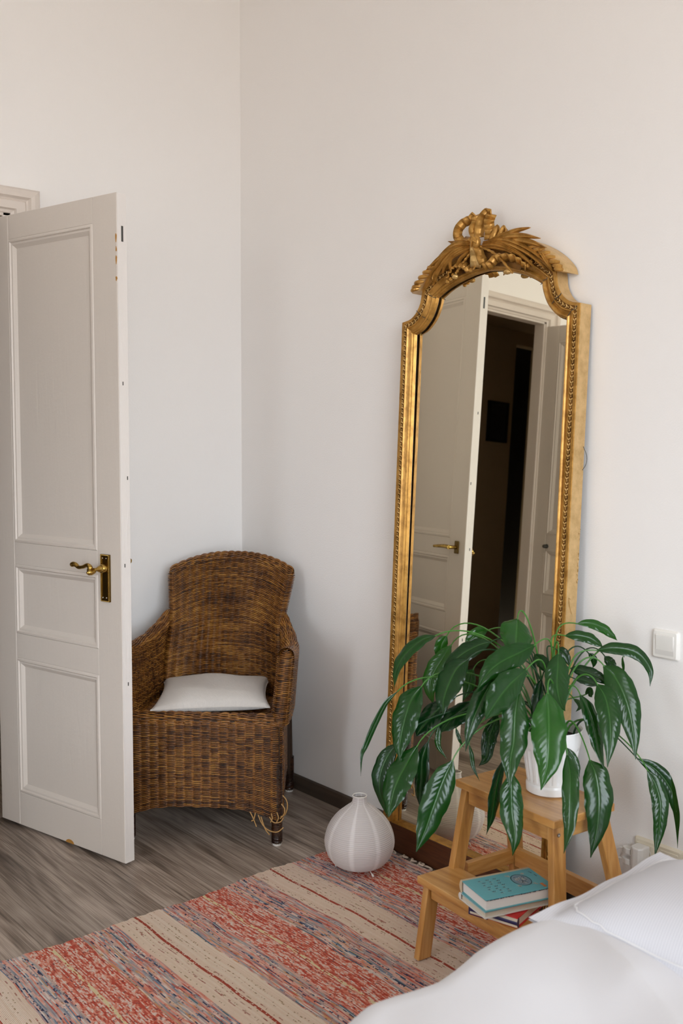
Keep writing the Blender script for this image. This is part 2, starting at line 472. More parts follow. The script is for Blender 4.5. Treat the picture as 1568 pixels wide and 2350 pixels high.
for i, (y0, y1, z0, z1) in enumerate(WIN):
    f = MB(); e = .06; X0, X1 = ROOM_X+.04, ROOM_X+.10
    f.box(X0, X1, y0, y0+e, z0, z1); f.box(X0, X1, y1-e, y1, z0, z1); f.box(X0, X1, y0+e, y1-e, z0, z0+e); f.box(X0, X1, y0+e, y1-e, z1-e, z1)
    f.box(X0, X1, (y0+y1)/2-.03, (y0+y1)/2+.03, z0+e, z1-e)
    f.box(X0, X1, y0+e, y1-e, z0+1.5, z0+1.55)
    w_ = struct(f.build('window_%d' % (i+1), M_TRIM, smooth=False))
    MB().box(ROOM_X-.1, ROOM_X, y0-.05, y1+.05, z0-.04, z0).build('window_sill', M_TRIM, w_, smooth=False, bevel=.006)
# baseboards
def baseboard(name, p, q, nrm):
    p, q, nrm = Vector(p), Vector(q), Vector(nrm)
    prof = [(0, 0), (.016, 0), (.016, .040), (.011, .054), (.004, .058), (0, .058)]
    V = [tuple(a+nrm*d+Vector((0, 0, h))) for a in (p, q) for d, h in prof]; n = len(prof)
    b = MB(); b.add(V, [tuple(range(n)), tuple(range(2*n-1, n-1, -1))]+[(i, (i+1) % n, n+(i+1) % n, n+i) for i in range(n)])
    return struct(b.build(name, M_BASEB, smooth=False))
baseboard('baseboard_right', (0, 0, 0), (ROOM_X, 0, 0), (0, -1, 0))
baseboard('baseboard_left', (0, -.016, 0), (0, -.90, 0), (1, 0, 0))
baseboard('baseboard_left_far', (0, -2.24, 0), (0, ROOM_Y, 0), (1, 0, 0))
# door casing, mitred profile round the opening
def casing(name, X, ya, yb, zt, sx):
    prof = [(0, 0), (0, .010), (.012, .014), (.018, .024), (.05, .024), (.056, .018), (.062, .022), (.070, .034), (.083, .036), (.100, .030), (.112, .012), (.112, 0)]
    G = []
    for d, h in prof:
        x = X+sx*h
        G.append([(x, yb+d, .002), (x, yb+d, zt+d*.84), (x, ya-d, zt+d*.84), (x, ya-d, .002)])
    return struct(MB().grid(G).build(name, M_TRIM, smooth=False, angle=25))
casing('trim_1', 0, OY0+.0, OY1+.015, OZ, 1)
# jamb lining of the doorway
j = MB(); j.box(-.065, .004, OY1-.012, OY1+.02, 0, OZ+.002); j.box(-.065, .004, OY0-.02, OY0+.012, 0, OZ+.002); j.box(-.065, .004, OY0-.02, OY1+.025, OZ-.012, OZ+.02)

struct(j.build('trim_2', M_TRIM, smooth=False, bevel=.003))
# hallway beyond the doorway
HX = -1.35
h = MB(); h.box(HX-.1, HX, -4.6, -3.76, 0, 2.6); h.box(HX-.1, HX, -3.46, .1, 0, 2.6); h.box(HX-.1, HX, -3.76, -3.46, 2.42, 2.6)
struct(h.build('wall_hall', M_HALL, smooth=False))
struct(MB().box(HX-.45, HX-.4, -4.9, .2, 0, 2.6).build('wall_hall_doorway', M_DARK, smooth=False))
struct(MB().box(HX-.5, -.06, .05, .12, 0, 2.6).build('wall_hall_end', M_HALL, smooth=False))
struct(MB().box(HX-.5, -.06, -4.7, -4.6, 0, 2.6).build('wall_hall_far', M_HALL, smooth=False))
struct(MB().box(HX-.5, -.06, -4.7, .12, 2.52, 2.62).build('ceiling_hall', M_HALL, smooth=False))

# ------------------------------------------------------------------ panelled doors
def door_leaf(name, hinge, ang, width, z0, z1, thick, back_dir, lever_front, wear):
    """hinge = front face corner; ang = direction of the leaf from the hinge; the front face looks to local -y"""
    R = Matrix.Translation(Vector((*hinge, 0))) @ Matrix.Rotation(ang, 4, 'Z')
    W, T = width, thick
    sl, sr = .112, .120                       # stiles (hinge side, lock side)
    rails = [(z0, .136), (.643, .732), (.988, 1.068), (2.152, z1)]
    parts = []
    d = struct(MB().box(sl*.5, W-sr*.5, T*.46, T*.54, z0+.03, z1-.03, R).build(name, M_DOOR, smooth=False))
    def part(nm, mb, mt=M_DOOR, **k):
        return mb.build(nm, mt, d, **k)
    part('stile', MB().box(0, sl, 0, T, z0, z1, R), smooth=False, bevel=.0025)
    st = part('stile', MB().box(W-sr, W-.0012, 0, T, z0, z1, R), smooth=False, bevel=.0025)
    for a, b in rails:
        part('rail', MB().box(sl+.0006, W-sr-.0006, .0006, T-.0006, a, b, R), smooth=False, bevel=.0015)
    for (a, b) in ((rails[0][1], rails[1][0]), (rails[1][1], rails[2][0]), (rails[2][1], rails[3][0])):
        xa, xb = sl, W-sr
        part('panel', MB().box(xa-.004, xb+.004, .012, T-.012, a-.004, b+.004, R), smooth=False)
        for face in (0, 1):
            prof = [(0, .0015), (.004, -.001), (.010, -.002), (.014, .003), (.020, .003), (.034, .0125)]
            G = []
            for dd, yy in prof:
                y_ = yy if face == 0 else T-yy
                G.append([tuple(R @ Vector(p)) for p in ((xa+dd, y_, a+dd), (xb-dd, y_, a+dd), (xb-dd, y_, b-dd), (xa+dd, y_, b-dd))])
            part('moulding', MB().grid(G, closed_v=True), angle=20)
    # painted edge of the lock side with the rebate step
    e = MB().box(W-.0012, W+.0004, .0005, T*.62, z0, z1, R)
    part('door_edge', MB().box(W-.003, W+.001, .001, T-.001, z0+.001, z1-.001, R), M_DOOREDGE, smooth=False, label='lock edge of the door, window light put into its paler colour, chipped paint')
    if wear:
        k = MB(); k.box(W+.0008, W+.0016, T*.42, T*.62, z1-.155, z1-.105, R)
        part('bolt_slot', k, M_GREYWIRE, smooth=False, label='small dark metal bolt keep in the door edge')
        M_BARE = Mat('bare_door_wood', (.42, .20, .035, 1), .6)
        k = MB()
        for zc, hh, ww_ in ((z1-.145, .03, .006), (z1-.18, .018, .005), (z1-.215, .03, .006), (z1-.275, .016, .007)):
            ring = [(W-.0022+ww_*(-.5+.5*cos(t)*(1+.3*sin(3*t+zc*90))), -.0006, zc+hh/2*sin(t)) for t in np.linspace(0, 2*pi, 10, endpoint=False)]
            V = [tuple(R @ Vector(p)) for p in ring]+[tuple(R @ Vector((p[0], .003, p[2]))) for p in ring]
            k.add(V, [tuple(range(10))]+[(i, (i+1) % 10, 10+(i+1) % 10, 10+i) for i in range(10)])
        ring = [(.40+.022*cos(t), -.0007, z0+.0005+.013*sin(t)) for t in np.linspace(0, pi, 9)]
        V = [tuple(R @ Vector(p)) for p in ring]+[tuple(R @ Vector((p[0], .003, p[2]))) for p in ring]
        k.add(V, [tuple(range(9))]+[(i, i+1, 10+i, 9+i) for i in range(8)])
        part('paint_chip', k, M_BARE, smooth=False, label='chipped spots showing ochre wood')
        k = MB()
        for (zc, yy) in ((1.02, .3), (1.31, .7), (.62, .5), (1.62, .35)):
            k.box(W+.0008, W+.0014, T*yy, T*yy+.004, zc, zc+.012, R)
        part('scratch', k, M_GREYWIRE, smooth=False)
    return d, R

def lever_ornate(d, R, x, z, sgn):
    """long lever plate with rope edge, scroll lever; sgn -1 puts it on the front face"""
    S = R @ Matrix.Translation((x, 0, z))
    zz = -1
    pl = MB(); pl.box(-.022, .022, -.0075, 0, -.113, .047, S)
    plate = pl.build('handle_plate', M_BRASSDARK, d, smooth=False, bevel=.001, label='brass lever plate, dark reflection put into its colour')
    rb = MB()
    ring = [(-.0195, .0445), (.0195, .0445), (.0195, -.1105), (-.0195, -.1105)]
    for i in range(4):
        a, b = Vector(ring[i]), Vector(ring[(i+1) % 4]); n = int((b-a).length/.0042)
        for k in range(n):
            p = a.lerp(b, (k+.5)/n); rb.ball(tuple(S @ Vector((p.x, -.0078, p.y))), .0023, n=6)
    rb.build('rope_edge', M_BRASS, plate, kind='stuff')
    rl = MB(); rl.box(.0145, .0165, -.0095, -.0075, -.105, .039, S); rl.box(-.0165, -.0145, -.0095, -.0075, -.105, .039, S)
    rl.build('rib', M_BRASS, plate, smooth=False)
    for (a, b) in ((-.010, .034), (.008, .034), (-.010, -.099), (.008, -.099)):
        MB().ball(tuple(S @ Vector((a, -.0082, b))), .0026, n=8).build('screw', M_STEEL, plate)
    lv = MB()
    Mx = S @ Matrix.Rotation(radians(90), 4, 'X')
    lv.lathe([(0, 0), (.016, .001), (.017, .006), (.0145, .014), (.0125, .017), (.013, .019), (.009, .030), (.0055, .036), (.006, .040), (.006, .048), (0, .048)], (0, 0, .006), 20, Mx)
    p = spline([(.004, -.052, -.004), (-.012, -.055, -.011), (-.020, -.055, -.004), (-.016, -.055, .006), (-.030, -.055, .013), (-.052, -.055, .006), (-.074, -.055, .003), (-.090, -.055, .010), (-.102, -.055, .011), (-.107, -.055, .008)], 44)
    r = np.interp(np.linspace(0, 1, 44), [0, .1, .2, .35, .6, .8, .92, 1], [.006, .0085, .009, .0085, .006, .008, .0095, .004])
    lv.tube([tuple(S @ Vector(q)) for q in p], r, 12)
    lv.ball(tuple(S @ Vector((-.012, -.061, -.009))), .010, n=14); lv.ball(tuple(S @ Vector((-.012, -.069, -.009))), .005, n=10)
    lv.ball(tuple(S @ Vector((-.108, -.055, .010))), .0085, n=12)
    lv.build('door_handle', M_BRASS, d, label='brass scroll lever')

def lever_plain(d, R, x, z, T):
    S = R @ Matrix.Translation((x, T, z))
    pl = MB().box(-.016, .016, 0, .006, -.028, .028, S).build('handle_plate', M_BRASSDARK, d, smooth=False, bevel=.004, label='small brass plate')
    lv = MB(); lv.tube([tuple(S @ Vector(q)) for q in ((0, 0, .0), (0, .045, 0))], .008, 12)
    p = spline([(0.004, .045, 0), (-.03, .047, .002), (-.08, .047, -.001), (-.118, .047, -.004)], 20)
    lv.tube([tuple(S @ Vector(q)) for q in p], np.linspace(.010, .0065, 20), 12)
    lv.build('door_handle', M_BRASS, d, label='brass lever')

hx, hy = -.034, -1.079
E2 = (.6389, -.9183)
ang1 = atan2(E2[1]-hy, E2[0]-hx); W1 = sqrt((E2[0]-hx)**2+(E2[1]-hy)**2)
d1, R1 = door_leaf('door_1', (hx, hy), ang1, W1, .012, 2.238, .040, 1, True, True)
lever_ornate(d1, R1, W1-.075, 1.013, -1)
lever_plain(d1, R1, W1-.060, 1.030, .040)
# second leaf, opened against the far jamb, seen in the mirror
d2, R2 = door_leaf('door_2', (-.02, -2.155), radians(-2), .66, .012, 2.238, .040, 1, False, False)
S = R2 @ Matrix.Translation((.125, .040, 1.005))
MB().lathe([(0, 0), (.012, 0), (.012, .004), (.006, .006), (.006, .018), (.011, .022), (.009, .03), (0, .032)], (0, 0, 0), 16, S @ Matrix.Rotation(radians(-90), 4, 'X')).build('latch', M_GREYWIRE, d2, label='small dark latch')

# picture in the hall
pc = thing('framed_picture', 'small black framed picture hanging on the dark hallway wall', 'picture', (HX+.01, -3.29, 1.67))
f = MB(); y0, y1, z0, z1 = -3.40, -3.18, 1.67, 1.97
f.box(HX, HX+.02, y0, y0+.02, z0, z1); f.box(HX, HX+.02, y1-.02, y1, z0, z1); f.box(HX, HX+.02, y0, y1, z0, z0+.02); f.box(HX, HX+.02, y0, y1, z1-.02, z1)
f.build('picture_frame', M_BLACK, pc, smooth=False)
MB().box(HX+.001, HX+.012, y0+.02, y1-.02, z0+.02, z1-.02).build('print', Mat('dark_print', (.02, .02, .024, 1), .5), pc, smooth=False)

# ------------------------------------------------------------------ wicker weave
def weave(P, rows, stakes, rad, amp, a0=0, a1=1, b0=0, b1=1, sub=4, sides=5, seed=0, closed=False):
    """strands along a over stakes; P(a,b)->(...,3) vectorised. returns V,F,strand,over"""
    rg = np.random.default_rng(seed)
    na = stakes*sub+(0 if closed else 1)
    a = a0+(a1-a0)*np.arange(na)/(stakes*sub)
    b = b0+(b1-b0)*(np.arange(rows)+.5)/rows
    A, B = np.meshgrid(a, b)                 # rows x na
    e = 1e-3
    p = P(A, B); pa = P(A+e, B)-P(A-e, B); pb = P(A, B+e)-P(A, B-e)
    N = np.cross(pa, pb); N /= np.linalg.norm(N, axis=2, keepdims=True)+1e-12
    pb = pb/(np.linalg.norm(pb, axis=2, keepdims=True)+1e-12)
    par = (np.arange(rows) % 2)[:, None]
    ph = np.sin(np.pi*(A-a0)/(a1-a0)*stakes+np.pi*par)
    jit = rg.normal(0, rad*.12, (rows, 1, 1))
    ctr = p+N*(amp*ph)[..., None]+pb*jit
    k = 2*np.pi*(np.arange(sides)+.5)/sides
    V = ctr[:, :, None, :]+rad*(np.cos(k)[None, None, :, None]*N[:, :, None, :]+np.sin(k)[None, None, :, None]*pb[:, :, None, :])
    V = V.reshape(-1, 3)
    i, j, s = np.meshgrid(np.arange(rows), np.arange(na if closed else na-1), np.arange(sides), indexing='ij')
    j2 = (j+1) % na; s2 = (s+1) % sides
    idx = lambda i, j, s: (i*na+j)*sides+s
    F = np.stack([idx(i, j, s), idx(i, j2, s), idx(i, j2, s2), idx(i, j, s2)], -1).reshape(-1, 4)
    base = rg.random((rows, 1)); seg = rg.random((rows, na//sub+2)); seg3 = rg.random((rows, na//sub//4+2))
    segi = .55*np.repeat(seg, sub, axis=1)[:, :na]+.45*np.repeat(seg3, sub*4, axis=1)[:, :na]
    st = np.repeat((.3*base+.7*segi)[:, :, None], sides, 2).ravel()
    ov = np.repeat(ph[:, :, None], sides, 2).ravel()
    return V, F, st, ov
def join(parts):
    V = []; F = []; S = []; O = []; n = 0
    for v, f, s, o in parts:
        V.append(v); F.append(f+n); S.append(s); O.append(o); n += len(v)
    return np.vstack(V), np.vstack(F), np.concatenate(S), np.concatenate(O)
def put_weave(nm, parts, parent, X=None):
    V, F, S, O = join(parts)
    return fast(nm, X(V) if X else V, F, M_WICKER, parent, attr={'strand': S, 'over': O}, kind='stuff')

CF = np.array([.640, -.617]); CR = np.array([.7071, .7071]); CW = np.array([.7071, -.7071])   # chair centre front, right, forward
def chair_xf(V):
    V = np.asarray(V, float)
    o = np.empty_like(V)
    o[..., 0] = CF[0]+V[..., 0]*CR[0]+V[..., 1]*CW[0]
    o[..., 1] = CF[1]+V[..., 0]*CR[1]+V[..., 1]*CW[1]
    o[..., 2] = V[..., 2]
    return o
cpt = lambda p: tuple(chair_xf(np.array(p, float)))
chair = thing('wicker_armchair', 'brown woven wicker armchair with arched back standing in the corner', 'chair', (CF[0]-.25*CW[0], CF[1]-.25*CW[1], 0))

# --- skirt: closed rounded loop round the base
SH, SD, SR = .288, .535, .045
def loop_plan(a):
    """closed rounded rectangle, a in 0..1 starting at front centre going to the right (+x)"""
    segs = [('l', (0, 0), (SH-SR, 0)), ('c', (SH-SR, -SR), 90), ('l', (SH, -SR), (SH, -SD+SR)), ('c', (SH-SR, -SD+SR), 0),
            ('l', (SH-SR, -SD), (-SH+SR, -SD)), ('c', (-SH+SR, -SD+SR), -90), ('l', (-SH, -SD+SR), (-SH, -SR)), ('c', (-SH+SR, -SR), 180), ('l', (-SH+SR, 0), (0, 0))]
    pts = []
    for s in segs:
        if s[0] == 'l':
            for t in np.linspace(0, 1, 24, endpoint=False): pts.append((s[1][0]+(s[2][0]-s[1][0])*t, s[1][1]+(s[2][1]-s[1][1])*t))
        else:
            for t in np.linspace(0, 1, 10, endpoint=False):
                an = radians(s[2]-90*t); pts.append((s[1][0]+SR*cos(an), s[1][1]+SR*sin(an)))
    return np.array(pts+[pts[0]])
LP = loop_plan(0); LD = np.concatenate([[0], np.cumsum(np.linalg.norm(np.diff(LP, axis=0), axis=1))]); LT = LD[-1]
def skirt(a, b):
    d = np.mod(a, 1)*LT
    x = np.interp(d, LD, LP[:, 0]); y = np.interp(d, LD, LP[:, 1])
    front = np.clip(1+y/.06, 0, 1)
    u = np.abs(x)/SH
    zb = .090+.047*(1-np.clip(u/.95, 0, 1)**3.2)
    zb = np.where(y < -.06, .11+.04*np.clip(1-((y+SD/2)/(SD/2))**2, 0, 1), zb)
    z = zb+(.452-zb)*b
    k = 1-.20*np.clip(-y/SD, 0, 1)
    return np.stack([x*k, y+0*b, z+0*a], -1)
parts = []
put = []
sk = MB()
G = [[cpt(p) for p in skirt(np.linspace(0, 1, 120, endpoint=False), np.full(120, bb))] for bb in (0, .5, 1)]
base = MB().grid(np.array(G), closed_v=True).build('base_skirt', M_WICKIN, chair, kind=None)
NS = int(LT/.031)//2*2
put_weave('wicker_weave', [weave(skirt, 104, NS, .0021, .0042, seed=1, closed=True)], base, chair_xf)
# rolled rail along the front top edge of the seat
def rail(a, b):
    x = -.262+.524*a
    an = np.pi*(-.15+1.25*b)
    return np.stack([x+0*b, -.026+.026*np.cos(an), .446+.024*np.sin(an)], -1)
G = [[cpt(p) for p in rail(np.linspace(0, 1, 30), np.full(30, bb))] for bb in np.linspace(0, 1, 6)]
fr = MB().grid(np.array(G)).build('front_rail', M_WICKIN, chair)
put_weave('wicker_weave', [weave(rail, 20, 16, .0025, .0032, seed=2, sub=5)], fr, chair_xf)
# seat deck
def seat(a, b):
    x = (-.5+a)*.50; y = -.03-.45*b
    return np.stack([x+0*b, y+0*a, .445-.012*np.sin(np.pi*a)*np.sin(np.pi*b)], -1)
G = [[cpt(p-np.array([0, 0, .004])) for p in seat(np.linspace(0, 1, 10), np.full(10, bb))] for bb in np.linspace(0, 1, 10)]
se = MB().grid(np.array(G)).build('seat', M_WICKIN, chair)
put_weave('wicker_weave', [weave(seat, 76, 16, .0030, .003, seed=3)], se, chair_xf)
# --- backrest: inner face, outer face, rolled top
def back_top(x): return .976-.058*np.abs(x/.262)**2.3
def backloop(zb, shrink=1.):
    """closed loop in plan: front face, rounded edge, rear face, rounded edge"""
    def f(a, b):
        a = np.mod(a, 1)
        s = np.where(a < .46, -1+2*a/.46, np.where(a < .50, 1., np.where(a < .96, 1-2*(a-.5)/.46, -1.)))
        ang = np.where(a < .46, pi/2, np.where(a < .50, pi/2-(a-.46)/.04*pi, np.where(a < .96, -pi/2, -pi/2-(a-.96)/.04*pi)))
        zt = back_top(s*.262)
        z = zb+(zt-zb)*b
        hw = np.interp(z, [.44, .60, .72, .90, 1.0], [.222, .213, .204, .234, .238])
        D = np.interp(z, [.44, .60, .72, .85, 1.0], [.455, .470, .495, .545, .600])
        curve = .105*np.abs(s)**2.6*np.interp(z, [.44, .72, .95], [1.0, .8, .42])
        th = .020*shrink*np.sqrt(np.clip(1-np.clip((z-(zt-.022))/.022, 0, 1)**2, 0, 1))
        return np.stack([.010+s*hw+th*np.cos(ang), -D+curve+th*np.sin(ang), z], -1)
    return f
bk = MB()
G = [[cpt(p) for p in backloop(.43, .8)(np.linspace(0, 1, 80, endpoint=False), np.full(80, bb))] for bb in np.linspace(0, .985, 24)]
back = bk.grid(np.array(G), closed_v=True).build('backrest', M_WICKIN, chair)
put_weave('wicker_weave', [weave(backloop(.43), 164, 40, .0021, .0048, seed=4, closed=True)], back, chair_xf)
def topedge(a, b):
    s = 2*a-1; an = np.pi*b
    zt = back_top(s*.262); hw = .250
    D = np.interp(zt, [.85, 1.0], [.545, .600]); curve = .105*np.abs(s)**2.6*.45
    return np.stack([.010+s*hw, -D+curve+.022*np.cos(an), zt-.014+.022*np.sin(an)], -1)
tr_ = MB(); G = [[cpt(p) for p in topedge(np.linspace(0, 1, 30), np.full(30, bb))] for bb in np.linspace(0, 1, 7)]
te = tr_.grid(np.array(G)).build('top_roll', M_WICKIN, chair)
put_weave('wicker_weave', [weave(topedge, 18, 18, .0026, .0036, seed=6, sub=5)], te, chair_xf)
# --- arms: loop inner wall -> rounded front -> outer wall
def arm(sg):
    def f(a, b):
        # a 0..1: inner back -> front -> outer back
        t = np.where(a < .46, a/.46, np.where(a > .54, (1-a)/.46, 1.))        # 0 back .. 1 front
        ang = np.clip((a-.46)/.08, 0, 1)*np.pi                                   # 0 inner .. pi outer
        y = -.455+(.455-.030)*t
        zt = np.interp(t, [0, .12, .3, .6, .85, 1], [.765, .722, .692, .682, .698, .712])
        zb = .435
        z = zb+(zt-zb)*b
        h = (z-.435)/.27
        xc = np.interp(t, [0, .15, .4, .75, 1], [.222, .244, .266, .276, .276])+.028*np.clip(h, 0, 1)*np.interp(t, [0, .2, .6, 1], [.0, .55, .9, 1])
        th = .027*np.sqrt(np.clip(1-np.clip((b-.86)/.14, 0, 1)**2, .0, 1))
        return np.stack([sg*(xc-th*np.cos(ang)), y+th*np.sin(ang), z], -1)
    return f
for sg in (1, -1):
    f = arm(sg)
    aa = np.concatenate([np.linspace(0, .46, 14), np.linspace(.47, .53, 6), np.linspace(.54, 1, 14)])
    def shrink(p): return p
    G = []
    for bb in np.linspace(0, .97, 10):
        ff = f(aa, np.full(len(aa), bb)); mid = (ff+ff[::-1])/2
        G.append([cpt(p) for p in (mid+(ff-mid)*.86)])
    o = MB().grid(np.array(G)).build('armrest', M_WICKIN, chair)
    w1 = weave((lambda a, b, f=f: f(a, b)) if sg < 0 else (lambda a, b, f=f: f(a, b)), 84, 38, .0021, .0040, seed=20+sg)
    def cap(a, b, sg=sg):
        t = a; an = np.pi*b
        y = -.44+(.435)*t
        zt = np.interp(t, [0, .12, .3, .6, .85, 1], [.765, .722, .692, .682, .698, .712])
        xc = np.interp(t, [0, .15, .4, .75, 1], [.222, .244, .266, .276, .276])+.028*np.interp(t, [0, .2, .6, 1], [.0, .55, .9, 1])
        return np.stack([sg*(xc-.0265*np.cos(an)), y+0*b, zt-.022+.026*np.sin(an)], -1)
    w2 = weave(cap, 22, 18, .0027, .0026, seed=30+sg, sub=4)
    put_weave('wicker_weave', [w1, w2], o, chair_xf)
# --- legs with wrapped binding and white foot glides
for (lx, ly) in ((.268, -.022), (-.268, -.022), (.237, -.565), (-.237, -.565)):
    p0, p1 = np.array([lx, ly, .006]), np.array([lx*.98, ly*.97, .44])
    leg = MB().tube([cpt(p0), cpt(p1)], .0165, 14).build('leg', M_WICKIN, chair)
    h = np.linspace(.012, .30 if ly > -.1 else .15, 900); an = h/.0052*2*pi
    hel = np.stack([lx+.0178*np.cos(an), ly+.0178*np.sin(an), h], -1)
    MB().tube(chair_xf(hel), .0024, 5).build('binding', M_WICKER, leg, kind='stuff')
    MB().lathe([(0, 0), (.014, 0), (.0165, .003), (.0165, .009), (0, .009)], cpt((lx, ly, 0)), 16).build('foot_glide', M_WHITE, leg, label='white plastic foot glide')
# --- frayed strands at the lower right corner of the front
fr_ = [[(.175, .004, .128), (.185, .008, .112), (.196, .012, .088), (.200, .014, .078)],
       [(.205, .006, .118), (.222, .016, .088), (.245, .022, .070), (.275, .020, .064), (.296, .012, .078)],
       [(.215, .006, .112), (.232, .020, .075), (.248, .022, .054)],
       [(.292, .000, .19), (.306, .006, .175), (.310, .008, .150), (.300, .008, .122), (.286, .006, .115)],
       [(.288, .004, .16), (.300, .010, .145), (.298, .012, .125), (.284, .008, .108)],
       [(.245, .006, .112), (.262, .010, .094), (.285, .009, .097), (.296, .006, .112)],
       [(.252, .006, .125), (.256, .009, .108), (.250, .010, .094)],
       [(.272, .006, .130), (.278, .010, .112), (.272, .011, .096)],
       [(.195, .004, .125), (.190, .012, .103), (.182, .013, .098)]]
for q in fr_:
    MB().tube(chair_xf(spline(q, 18)), .0021, 6).build('frayed_strand', M_FRAY, chair, label='loose broken cane strand')

# --- cushion on the seat
cush = thing('seat_cushion', 'natural linen cushion lying on the seat of the wicker armchair', 'cushion', cpt((-.02, -.22, .45)))
def pillow(hx, hy, th, n=60, pinch=.10, wr=.004, seed=3, edge=.004):
    rg = np.random.default_rng(seed); k = rg.uniform(-1, 1, (8, 4))
    u = np.linspace(-1, 1, n); U, V = np.meshgrid(u, u, indexing='ij')
    sx = 1-pinch*(1-V**2)*0-pinch*(1-np.abs(V)**2.5)*np.abs(U)**3; sy = 1-pinch*(1-np.abs(U)**2.5)*np.abs(V)**3
    X, Y = hx*U*sx, hy*V*sy
    H = (np.clip(1-np.abs(U)**2.6, 0, 1)*np.clip(1-np.abs(V)**2.6, 0, 1))**.42
    W = sum(a*np.sin(6*b*U+7*c_*V+9*d) for a, b, c_, d in k)*wr/2
    return X, Y, H, W
X, Y, H, W = pillow(.212, .185, .05)
t_ = .046
top = np.stack([X, Y, t_*H+W*H*1.5], -1)
bot = np.stack([X, Y, -.038*H], -1)
ca = radians(-8)
def cush_xf(P):
    x = P[..., 0]*cos(ca)-P[..., 1]*sin(ca); y = P[..., 0]*sin(ca)+P[..., 1]*cos(ca)
    sag = -.010*np.clip((y-.10)/.09, 0, 1)
    return chair_xf(np.stack([x+.000, y-.222, P[..., 2]+.496+.10*0*y+sag+.055*(-(y))*.5], -1))
mb = MB(); mb.grid(cush_xf(top)); mb.grid(cush_xf(bot)[::-1])
mb.build('cushion_cover', M_LINEN, cush, angle=180)
n = 60
rim = np.concatenate([top[:, 0], top[-1, 1:], top[::-1, -1][1:], top[0, ::-1][1:-1]])
MB().tube(cush_xf(rim), .0026, 6, closed=True).build('seam', M_LINEN, cush)

# ------------------------------------------------------------------ gilt mirror leaning on the right wall
MO = np.array([1.05796, -.12812, 0.0]); MU = np.array([.999954, .002757, -.009147]); MV = np.array([.0090457, .034741, .999355]); MW = np.array([.003073, -.999393, .0347145])
def ml(u, v, w=0.): return tuple(MO+u*MU+v*MV+w*MW)
def mla(P): P = np.asarray(P, float); return MO+P[..., 0:1]*MU+P[..., 1:2]*MV+P[..., 2:3]*MW
mir = thing('floor_mirror', 'tall arched mirror in carved gold frame with ribbon crest leaning on the wall', 'mirror', (1.43, -.10, 0))
MWID, MC, MT = .7456, .3728, .0532
def half(pts):       # right half bottom..centre -> full path right-bottom .. left-bottom
    return list(pts)+[(MWID-u, v) for u, v in reversed(pts[:-1])]
def arcs(pts, n): return [tuple(p) for p in spline(pts, n)]
out_r = [(.7456, .030)]+[(.7456, v) for v in np.linspace(.2, 1.851, 10)]
n1 = arcs([(.7456, 1.851), (.7075, 1.859), (.6814, 1.877), (.6623, 1.906), (.6555, 1.940), (.652, 1.956)], 14)[1:]
n2 = arcs([(.652, 1.956), (.600, 1.998), (.540, 2.026), (.460, 2.046), (MC, 2.052)], 16)[1:]
i_r = [(.690, .030)]+[(.690, v) for v in np.linspace(.2, 1.806, 10)]
m1 = arcs([(.690, 1.806), (.654, 1.822), (.618, 1.857), (.598, 1.897), (.592, 1.922)], 14)[1:]
m2 = arcs([(.592, 1.922), (.545, 1.947), (.490, 1.966), (.430, 1.980), (MC, 1.986)], 16)[1:]
OUT = half(out_r+n1+n2); INN = half(i_r+m1+m2)
OUT = np.array(OUT); INN = np.array(INN)
prof = [(0, -MT), (0, -.003), (.03, 0), (.19, 0), (.22, -.004), (.42, -.004), (.45, .001), (.50, .001), (.56, -.004), (.70, -.008), (.76, -.003), (.82, -.001), (.88, -.004), (.90, -.009), (.95, -.010), (1.0, -.0235)]
def sweep(rng):
    G = []
    for t, w in rng:
        p = OUT*(1-t)+INN*t
        G.append(mla(np.concatenate([p, np.full((len(p), 1), w)], 1)))
    return np.array(G)
MB().grid(sweep(prof[1:])).build('frame', M_GILT, mir, angle=28)
side = sweep([(0, -MT), (0, -.003)])
# right side is chipped around mid height
sp = MB().grid(side).build('frame_side', M_GILTSIDE, mir, angle=28, label='plain pale gold side of the frame')
# small chips along the damaged edge
ch = MB(); rg = random.Random(4)
for k in range(26):
    v = 1.03+.165*rg.random(); d = -MT+.001+.008*rg.random()
    q = [(MWID+.0006, v+rg.uniform(-.006, .006), d+rg.uniform(-.003, .003)) for _ in range(4)]
    c_ = np.mean(q, 0); q.sort(key=lambda p: atan2(p[1]-c_[1], p[2]-c_[2]))
    ch.add([ml(*p) for p in q], [(0, 1, 2, 3)])
ch.build('chip', M_GILTBRIGHT, mir, smooth=False, kind='stuff', label='chipped rough spots on the frame side')
MB().tube([ml(MWID+.001, .985, -.02), ml(MWID+.001, .99, -.012), ml(MWID+.001, .965, -.018), ml(MWID+.001, .94, -.03)], .0008, 5).build('scratch', M_GILTBRIGHT, mir)
bb = MB(); back_p = np.concatenate([OUT*.985+np.array([MC, 1.])*.015, np.full((len(OUT), 1), -MT+.004)], 1)
bb.add(mla(back_p), [tuple(range(len(OUT)))])
bb.build('back_panel', M_BACKB, mir, smooth=False)
# glass: its plane was measured from what it reflects
gn = np.array([-.00066774, -.99928782, .03772797]); gd = .10329759
gl = INN*.97+OUT*.03
G3 = mla(np.concatenate([gl, np.full((len(gl), 1), -.03)], 1))
G3 = G3+((gd-G3@gn)[:, None])*gn
MB().add(G3, [tuple(range(len(G3)))]).build('mirror_glass', M_MIRROR, mir, smooth=False)
